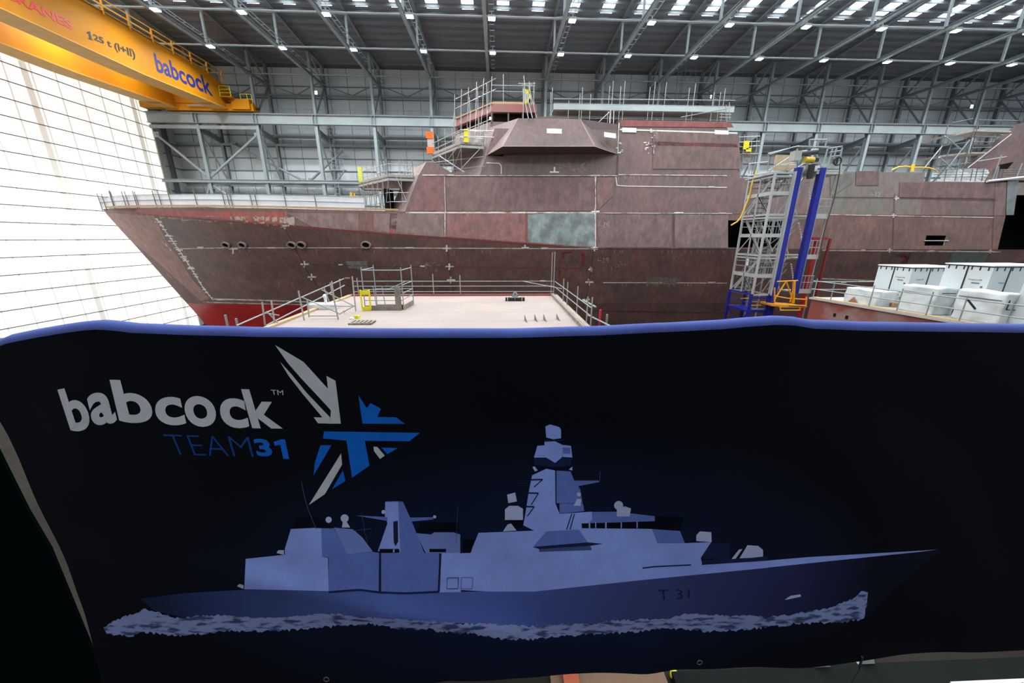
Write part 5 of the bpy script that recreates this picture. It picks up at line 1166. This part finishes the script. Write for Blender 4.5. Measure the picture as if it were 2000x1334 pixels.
def hull_ink():
    m = bpy.data.materials.new('print_hull_blue'); m.use_nodes = True; nt = m.node_tree; b = nt.nodes['Principled BSDF']; tc = nt.nodes.new('ShaderNodeTexCoord'); sp = nt.nodes.new('ShaderNodeSeparateXYZ')
    nt.links.new(tc.outputs['Object'], sp.inputs[0]); rp = nt.nodes.new('ShaderNodeValToRGB'); mr = nt.nodes.new('ShaderNodeMapRange'); mr.inputs['From Min'].default_value = -.95; mr.inputs['From Max'].default_value = 1.3
    nt.links.new(sp.outputs[0], mr.inputs[0]); nt.links.new(mr.outputs[0], rp.inputs[0]); e = rp.color_ramp.elements
    e[0].position = 0; e[0].color = (.012, .02, .06, 1); e[1].position = .92; e[1].color = (.006, .007, .02, 1)
    for p, c in ((.14, (.05, .08, .24)), (.28, (.10, .15, .45)), (.42, (.08, .12, .40)), (.56, (.055, .075, .24)), (.7, (.04, .048, .15)), (.82, (.02, .023, .08))): q = e.new(p); q.color = (*c, 1)
    nt.links.new(rp.outputs[0], b.inputs['Base Color']); b.inputs['Roughness'].default_value = .85; b.inputs['Specular IOR Level'].default_value = .08; return m
IH = hull_ink()
pr = thing('printed_ship', None, None, (0, BY, 9.7)); pr.parent = t; pr.location = (0, 0, 0)
c2 = lambda P: [(180+x*.36, 900+y*.36) for x, y in P]
c3 = lambda P: [(860+x*.3448, 800+y*.3448) for x, y in P]
c4 = lambda P: [(1400+x*.3, 950+y*.3) for x, y in P]
def pb(name, polys, m, lift=.0012, step=9, par=pr):
    if 'lines' in name or 'rigging' in name or 'support' in name or 'shadow' in name: return decal(name, polys, lambda x, y: on_banner(x, y, lift), m, par, step=step)
    for p in polys: decal(name, [p], lambda x, y: on_banner(x, y, lift), m, par, step=step)
# lower hull
low = c2([(262, 748), (500, 718), (820, 700), (1030, 702), (1280, 710), (1450, 700), (1560, 716), (1700, 720), (1880, 712)])+c3([(280, 1030), (530, 1030), (1140, 965), (1856, 895)])+c4([(700, 488), (1320, 424), (1470, 412), (1300, 540), (1120, 700), (980, 850), (760, 855), (480, 860), (0, 880)])+c3([(1500, 1210), (900, 1215), (500, 1228), (0, 1205)])+c2([(1700, 870), (1500, 850), (1000, 860), (500, 850), (340, 815)])
pb('printed_lower_hull', [low], IH, .0009, 14)
# upper works
pb('printed_superstructure', [c2([(833, 532), (1002, 514), (1045, 510), (1045, 480), (1078, 370), (1160, 361), (1243, 366), (1247, 522), (1280, 526), (1283, 708), (1030, 701), (825, 697)]),
   c3([(5, 818), (170, 812), (217, 698), (530, 686), (800, 672), (1200, 675), (1230, 758), (1385, 757), (1535, 750), (1475, 840), (1485, 880), (1856, 856), (1856, 896), (1140, 966), (530, 1031), (280, 1031), (5, 1016)]),
   c4([(0, 508), (130, 500), (600, 460), (900, 443), (1320, 419), (1440, 411), (1320, 426), (700, 490), (0, 563)]),
   c2([(1885, 500), (1995, 500), (2000, 712), (1885, 714)])], I1, .0013)
pb('printed_side_panel', [c2([(1243, 366), (1312, 366), (1385, 508), (1284, 524), (1247, 522)]), c2([(1284, 524), (1390, 508), (1520, 494), (1560, 500), (1560, 712), (1450, 700), (1283, 708)]), c2([(1568, 500), (1882, 500), (1880, 712), (1700, 718), (1568, 714)]),
   c3([(1202, 677), (1358, 688), (1385, 757), (1230, 758)]), c3([(600, 690), (785, 680), (835, 752), (525, 778)]), c3([(862, 580), (1000, 578), (1215, 604), (1215, 632), (800, 645), (802, 630), (860, 622)])], I2, .0014)
pb('printed_side_panel', [c2([(1312, 362), (1415, 372), (1465, 415), (1522, 492), (1385, 508)]), c2([(1755, 392), (1840, 400), (1855, 388), (1960, 388), (1997, 400), (1997, 500), (1810, 500)])], ink('print_soft_blue', (.20, .265, .63)), .0014)
pb('printed_shadow_lines', ribbon(c2([(1283, 713), (1450, 700), (1560, 714), (1700, 719), (1880, 711)]), 4)+ribbon(c2([(1562, 498), (1560, 712)]), 4)+ribbon(c2([(1890, 502), (1880, 712)]), 4)+ribbon(c3([(1145, 898), (1210, 890), (1420, 880)]), 2.5)
   +[c3([(523, 778), (835, 752), (922, 760), (850, 772), (560, 790)])]+[c3([(1475, 845), (1537, 753), (1642, 757), (1640, 845)])]+[c3([(1486, 852), (1856, 828), (1856, 856), (1480, 880)])]+[c2([(1633, 330), (1658, 325), (1660, 440), (1645, 465), (1636, 440)])], I3, .0017)
pb('printed_wing_underside', [c3([(560, 790), (850, 770), (858, 796), (560, 806)])], ink('print_violet_shadow', (.07, .09, .25)), .0017)
pb('printed_dark_block', [c2([(1100, 310), (1240, 315), (1302, 368), (1240, 362), (1080, 370)]), c2([(1775, 338), (1985, 338), (1992, 386), (1765, 388)]), c3([(800, 645), (1215, 632), (1218, 676), (802, 672)]), c3([(1215, 604), (1378, 612), (1360, 684), (1216, 676)]),
   c3([(385, 628), (468, 628), (460, 670), (430, 672), (400, 645)]), c2([(1560, 478), (1665, 478), (1668, 498), (1558, 496)]), c2([(1830, 478), (1920, 478), (1920, 496), (1830, 496)]), c3([(125, 735), (190, 740), (175, 808), (130, 808)])], IK, .0016)
pb('printed_wing_support', ribbon(c2([(1636, 480), (1636, 498)]), 3)+ribbon(c3([(845, 640), (845, 672)]), 3)+ribbon(c3([(938, 637), (938, 672)]), 3)+ribbon(c3([(1025, 637), (1025, 672)]), 2)+ribbon(c3([(1115, 635), (1115, 672)]), 2)+ribbon(c3([(880, 637), (880, 672)]), 2), I1, .0019)
# masts
pb('printed_mast', [c2([(1590, 222), (1660, 220), (1672, 500), (1550, 490), (1602, 340), (1588, 300)]), c3([(520, 372), (600, 335), (650, 345), (652, 530), (675, 590), (860, 578), (860, 624), (800, 674), (540, 690), (470, 655), (482, 590), (500, 470)]),
   c3([(530, 272), (550, 205), (590, 202), (590, 178), (640, 175), (692, 200), (690, 270), (650, 302), (600, 272)]), c3([(595, 96), (620, 84), (672, 98), (684, 112), (684, 162), (640, 168), (600, 158)]), c3([(690, 200), (740, 205), (748, 272), (692, 268)])], I1, .0015)
pb('printed_mast_shadow', [c2([(1660, 220), (1686, 222), (1724, 305), (1802, 500), (1672, 500)]), c3([(652, 345), (738, 350), (758, 402), (792, 450), (806, 530), (652, 530)]), c3([(755, 402), (895, 402), (903, 410), (780, 434)]), c2([(1430, 297), (1602, 305), (1602, 326)]), c2([(1722, 308), (1850, 306), (1850, 318), (1726, 330)]), c3([(675, 532), (808, 532), (815, 575), (675, 588)]),
   c3([(692, 215), (735, 215), (738, 250), (695, 250)])], I2, .0017)
pb('printed_mast_shadow', [c3([(530, 275), (600, 274), (650, 302), (690, 272), (746, 276), (738, 318), (640, 325), (532, 315)]), c3([(590, 170), (690, 170), (690, 178), (590, 182)])]+ribbon(c3([(505, 398), (580, 396)]), 3)+ribbon(c3([(485, 472), (556, 474)]), 3)+ribbon(c3([(482, 549), (532, 551)]), 3)+ribbon(c3([(580, 396), (530, 440)]), 2)+ribbon(c3([(556, 474), (515, 540)]), 2)+ribbon(c3([(532, 551), (492, 605)]), 2)+ribbon(c3([(440, 404), (510, 400)]), 1.5)+ribbon(c3([(745, 590), (715, 680)]), 2)+ribbon(c3([(760, 590), (735, 680)]), 2)+ribbon(c3([(655, 345), (655, 530)]), 2), I3, .0019)
def circ(cx, cy, r, k=12): return [(cx+math.cos(2*math.pi*i/k)*r, cy+math.sin(2*math.pi*i/k)*r) for i in range(k)]
pb('printed_radome', [c2(circ(1370, 312, 22)), c2(circ(1283, 320, 17)), c2([(1360, 330), (1380, 330), (1400, 362), (1355, 362)]), c2(circ(1858, 304, 9)), c2(circ(1580, 278, 11)), c3([(366, 625), (366, 565), (390, 545), (440, 545), (468, 562), (468, 625)]), c3([(380, 652), (400, 645), (432, 685), (355, 690)]), c3(circ(1010, 543, 26)), c3([(1000, 560), (1045, 548), (1080, 560), (1072, 605), (1000, 605)]),
   c3([(378, 482), (424, 470), (434, 520), (385, 530)]), c3([(1450, 745), (1450, 712), (1470, 690), (1535, 694), (1537, 750)]), c3([(1695, 842), (1740, 768), (1800, 772), (1828, 795), (1828, 832), (1760, 840)]), c3([(1650, 846), (1692, 792), (1712, 790), (1672, 845)]), c3(circ(785, 480, 12)), c3([(755, 545), (775, 505), (798, 508), (795, 545)]),
   c3([(522, 325), (535, 322), (552, 345), (535, 350)]), c3([(728, 340), (748, 322), (748, 345)]), c2([(1000, 500), (1010, 485), (1040, 485), (1040, 510)]), c2([(785, 680), (800, 668), (822, 675), (820, 695)]), c4([(443, 737), (480, 712), (545, 703), (548, 718), (452, 738)])], ILW, .0018)
pb('printed_rigging', ribbon(c2([(1136, 115), (1150, 190), (1172, 265), (1215, 370)]), 1.3)+ribbon(c2([(1462, 285), (1480, 390), (1495, 445)]), .8)+ribbon(c2([(1420, 380), (1515, 368)]), .9)+ribbon(c3([(98, 560), (92, 700)]), .7)+ribbon(c3([(905, 350), (903, 405)]), 1.4)+ribbon(c2([(1983, 240), (1975, 440)]), .6)
   +sum([ribbon(c3([(x, 952), (x+64, 952), (x+60, 1016), (x-4, 1016), (x, 952)]), 1) for x in (40, 120)], [])+ribbon(c2([(1925, 640), (1985, 636), (1985, 692), (1925, 694), (1925, 640)]), .8), ink('print_line_blue', (.06, .08, .25)), .0021, 12)
letter('printed_number', 'T 31', quad_fn(*c3([(1232, 1022), (1412, 1020), (1412, 1070), (1240, 1080)]), lambda x, y: on_banner(x, y, .0022)), I3, pr, -.01)
# foam
random.seed(5)
topl = c2([(60, 900), (130, 865), (280, 805), (400, 835), (450, 850), (600, 842), (720, 835), (880, 850), (1000, 848), (1150, 838), (1300, 830), (1500, 850), (1700, 862), (1995, 880)])+c3([(130, 1212), (350, 1216), (500, 1228), (700, 1218), (850, 1215), (980, 1195), (1150, 1190), (1280, 1185), (1380, 1162), (1500, 1158), (1620, 1170), (1750, 1165), (1850, 1178)])+c4([(150, 840), (300, 855), (480, 835), (600, 815), (760, 785), (880, 730), (950, 680)])
botl = c4([(985, 700), (960, 860), (820, 885), (500, 895), (220, 930), (0, 945)])+c3([(1500, 1255), (1300, 1240), (1100, 1262), (800, 1275), (560, 1300), (380, 1302), (180, 1270), (0, 1262)])+c2([(1850, 915), (1700, 915), (1500, 885), (1250, 905), (1000, 925), (700, 925), (480, 950), (280, 930), (200, 955), (80, 940)])
def jag(L, amp, st):
    out = []
    for (x0, y0), (x1, y1) in zip(L[:-1], L[1:]):
        k = max(1, int(math.hypot(x1-x0, y1-y0)/st))
        for i in range(k): f = i/k; out.append((lerp(x0, x1, f)+random.uniform(-.5, .5), lerp(y0, y1, f)+random.uniform(-amp, amp)))
    return out+[L[-1]]
pb('printed_foam', [jag(topl, 2.4, 4)+jag(botl, 3.2, 4)], IF, .0016, 14)
# logo
lg = thing('printed_logo', None, None, (0, BY, 9.7)); lg.parent = t; lg.location = (0, 0, 0)
L1 = lambda P: [(80+x*.39, 650+y*.39) for x, y in P]
pb('logo_arrow', [L1([(1172, 61), (1315, 146), (1437, 280), (1430, 216), (1475, 240), (1502, 455), (1448, 455), (1452, 388), (1380, 310), (1300, 225), (1235, 150)]), L1([(1198, 146), (1255, 208), (1330, 300), (1448, 424), (1448, 455), (1387, 453), (1366, 423), (1410, 424), (1310, 305), (1240, 215)]),
   L1([(1503, 604), (1508, 660), (1422, 808), (1342, 862)]), L1([(1665, 570), (1685, 572), (1722, 615), (1698, 632), (1668, 592)])], IG, .0013, 12, lg)
pb('logo_flag_bar', [L1([(1590, 313), (1632, 378), (1650, 352), (1702, 380), (1685, 422), (1778, 423), (1822, 456), (1610, 455)]), L1([(1418, 494), (1898, 501), (1845, 543), (1622, 541), (1645, 665), (1558, 726), (1530, 540), (1412, 529)]), L1([(1400, 563), (1455, 563), (1365, 715), (1372, 650)]), L1([(1512, 690), (1525, 742), (1458, 783)]), L1([(1705, 575), (1787, 577), (1735, 608)])], IB, .0013, 12, lg)
def bl(ch, tl, tr, br, bl_, m=IG, bold=.03): letter('letter', ch, quad_fn(*L1([tl, tr, br, bl_]), lambda x, y: on_banner(x, y, .0014)), m, lg, bold)
bl('b', (82, 285), (192, 262), (262, 480), (152, 500)); bl('a', (222, 310), (343, 288), (385, 450), (262, 468)); bl('b', (343, 235), (512, 240), (578, 452), (395, 452))
bl('c', (560, 325), (698, 318), (730, 462), (585, 466)); bl('o', (706, 315), (860, 318), (890, 470), (735, 472)); bl('c', (885, 325), (1018, 330), (1045, 478), (910, 478)); bl('k', (1002, 282), (1150, 285), (1212, 480), (1058, 478)); bl('TM', (1150, 285), (1212, 288), (1214, 312), (1156, 310), IG, .0)
bl('TEAM', (610, 508), (1040, 522), (1066, 622), (655, 610), IBT, -.018); bl('3', (1060, 530), (1140, 532), (1165, 620), (1085, 618), IB, .035); pb('letter', [L1([(1165, 546), (1205, 533), (1222, 534), (1243, 632), (1214, 631), (1198, 560), (1172, 567)])], IB, .0014, 12, lg)
# eyelets
for px, py in ((638, 1326), (1366, 1293)):
    c_ = on_banner(px, py, .001); mb = MB(); mb.path([c_+Vector((math.cos(q)*.008, -.001, math.sin(q)*.009)) for q in [j*math.pi/8 for j in range(17)]], .0018, 6); mb.build('eyelet', mat('brass_grey', (.25, .24, .2), .3, .7), t)
# rail that carries it
g = thing('guard_rail', 'steel guard rail of the viewing platform, hidden under the banner roll', 'railing', (0, BY+.03, 9.55))
mb = MB(); xs_ = [-3]+[x for x, z in pz[1:-1]]+[3]
mb.path([Vector((x, BY+R_, interp(pz, x)-R_-.004)) for x in [-1.1+i*.1 for i in range(38)]], .015, 8).build('rail', STEEL, g)
for x in (-2.0, 3.4): MB().box(x-.02, x+.02, BY+.06, BY+.10, 9.0, interp(pz, x)-.04).build('post', STEEL, g)
struct('trim_1', MB().box(-4, 4, -3, .55, 9.45, 9.55), mat('platform_grating', (.1, .1, .1), .7), 'edge of the viewing platform floor')
# dark panel at lower left
p0, p1, p2, p3 = [atY(x, y, 1.0) for x, y in ((-10, 872), (52, 996), (97, 1072), (210, 1345))]
g = MB().prism([(-2.6, 1.0, 10.6), (p0.x, 1.0, p0.z), (p1.x, 1.0, p1.z), (p2.x, 1.0, p2.z), (p3.x, 1.0, p3.z), (p3.x, 1.0, 9.2), (-2.6, 1.0, 9.2)], (0, .008, 0)).build('dark_green_panel', mat('very_dark_green_paint', (.0006, .0035, .004), .9, spec=.02))
tag(g, 'very dark green panel at lower left beyond the edge of the banner', 'panel')
# rope hanging from the banner
r_ = MB().path([on_banner(1684, 1283, .01), atY(1678, 1305, .84), atY(1668, 1322, .84), atY(1655, 1350, .84)], .0035, 6).build('rope', BLACK); tag(r_, 'thin black rope hanging below the banner at lower right', 'rope')
# floor level things seen under the banner
g = MB().box(5.6, 20, 6.6, 8.1, ZF, ZF+.35).build('floor_duct', mat('shade_darkened_duct', (.012, .014, .0135), .95, spec=.05)); tag(g, 'long grey duct with painted-in shade lying on the hall floor below the banner', 'duct')  # near-black colour holds the shade of the viewing platform
for i, (px, lab) in enumerate(((1605, 'left one'), (1692, 'right one'))):
    a = atZ(px, 1303 if i == 0 else 1297, ZF+.35); g = MB().prism([(a.x-.28, a.y, ZF+.35), (a.x+.30, a.y, ZF+.35), (a.x+.12, a.y, ZF+.75), (a.x-.1, a.y, ZF+.75)], (0, .3, 0)).build('white_wedge', WHITE); tag(g, 'small white wedge-shaped block on the floor duct, %s of two' % lab, 'wedge', 'white wedges on the duct')
a = atZ(1330, 1316, ZF); g = MB().box(a.x-4.4, a.x-.6, 7.3, 9.4, ZF, ZF+.12).build('plywood_sheet', mat('tan_plywood', (.2, .12, .075), .9)); tag(g, 'tan plywood sheet on the hall floor just visible under the banner', 'plywood')
g = MB().box(a.x-4.0, a.x-3.5, 7.4, 8.8, ZF+.121, ZF+.3).build('orange_sheet', mat('dull_orange', (.45, .1, .04), .8)); tag(g, 'small dull orange sheet on the plywood under the banner', 'sheet')
g = MB().ball((a.x-.3, 8.1, ZF+.16), .16, 8, 5).build('yellow_fitting', YEL); tag(g, 'small yellow fitting on the floor under the banner', 'fitting')
g = MB(); a = atZ(1862, 1331, ZF+.5)
for k in range(30): g.box(a.x+k*.2, a.x+.12+k*.2, a.y-.5, a.y-.1, ZF+.351, ZF+.5)
g = g.box(a.x-.1, a.x+6, a.y-.1, a.y, ZF+.351, ZF+.5).build('white_grating', WHITE); tag(g, 'white slatted grating on the duct at lower right corner', 'grating')
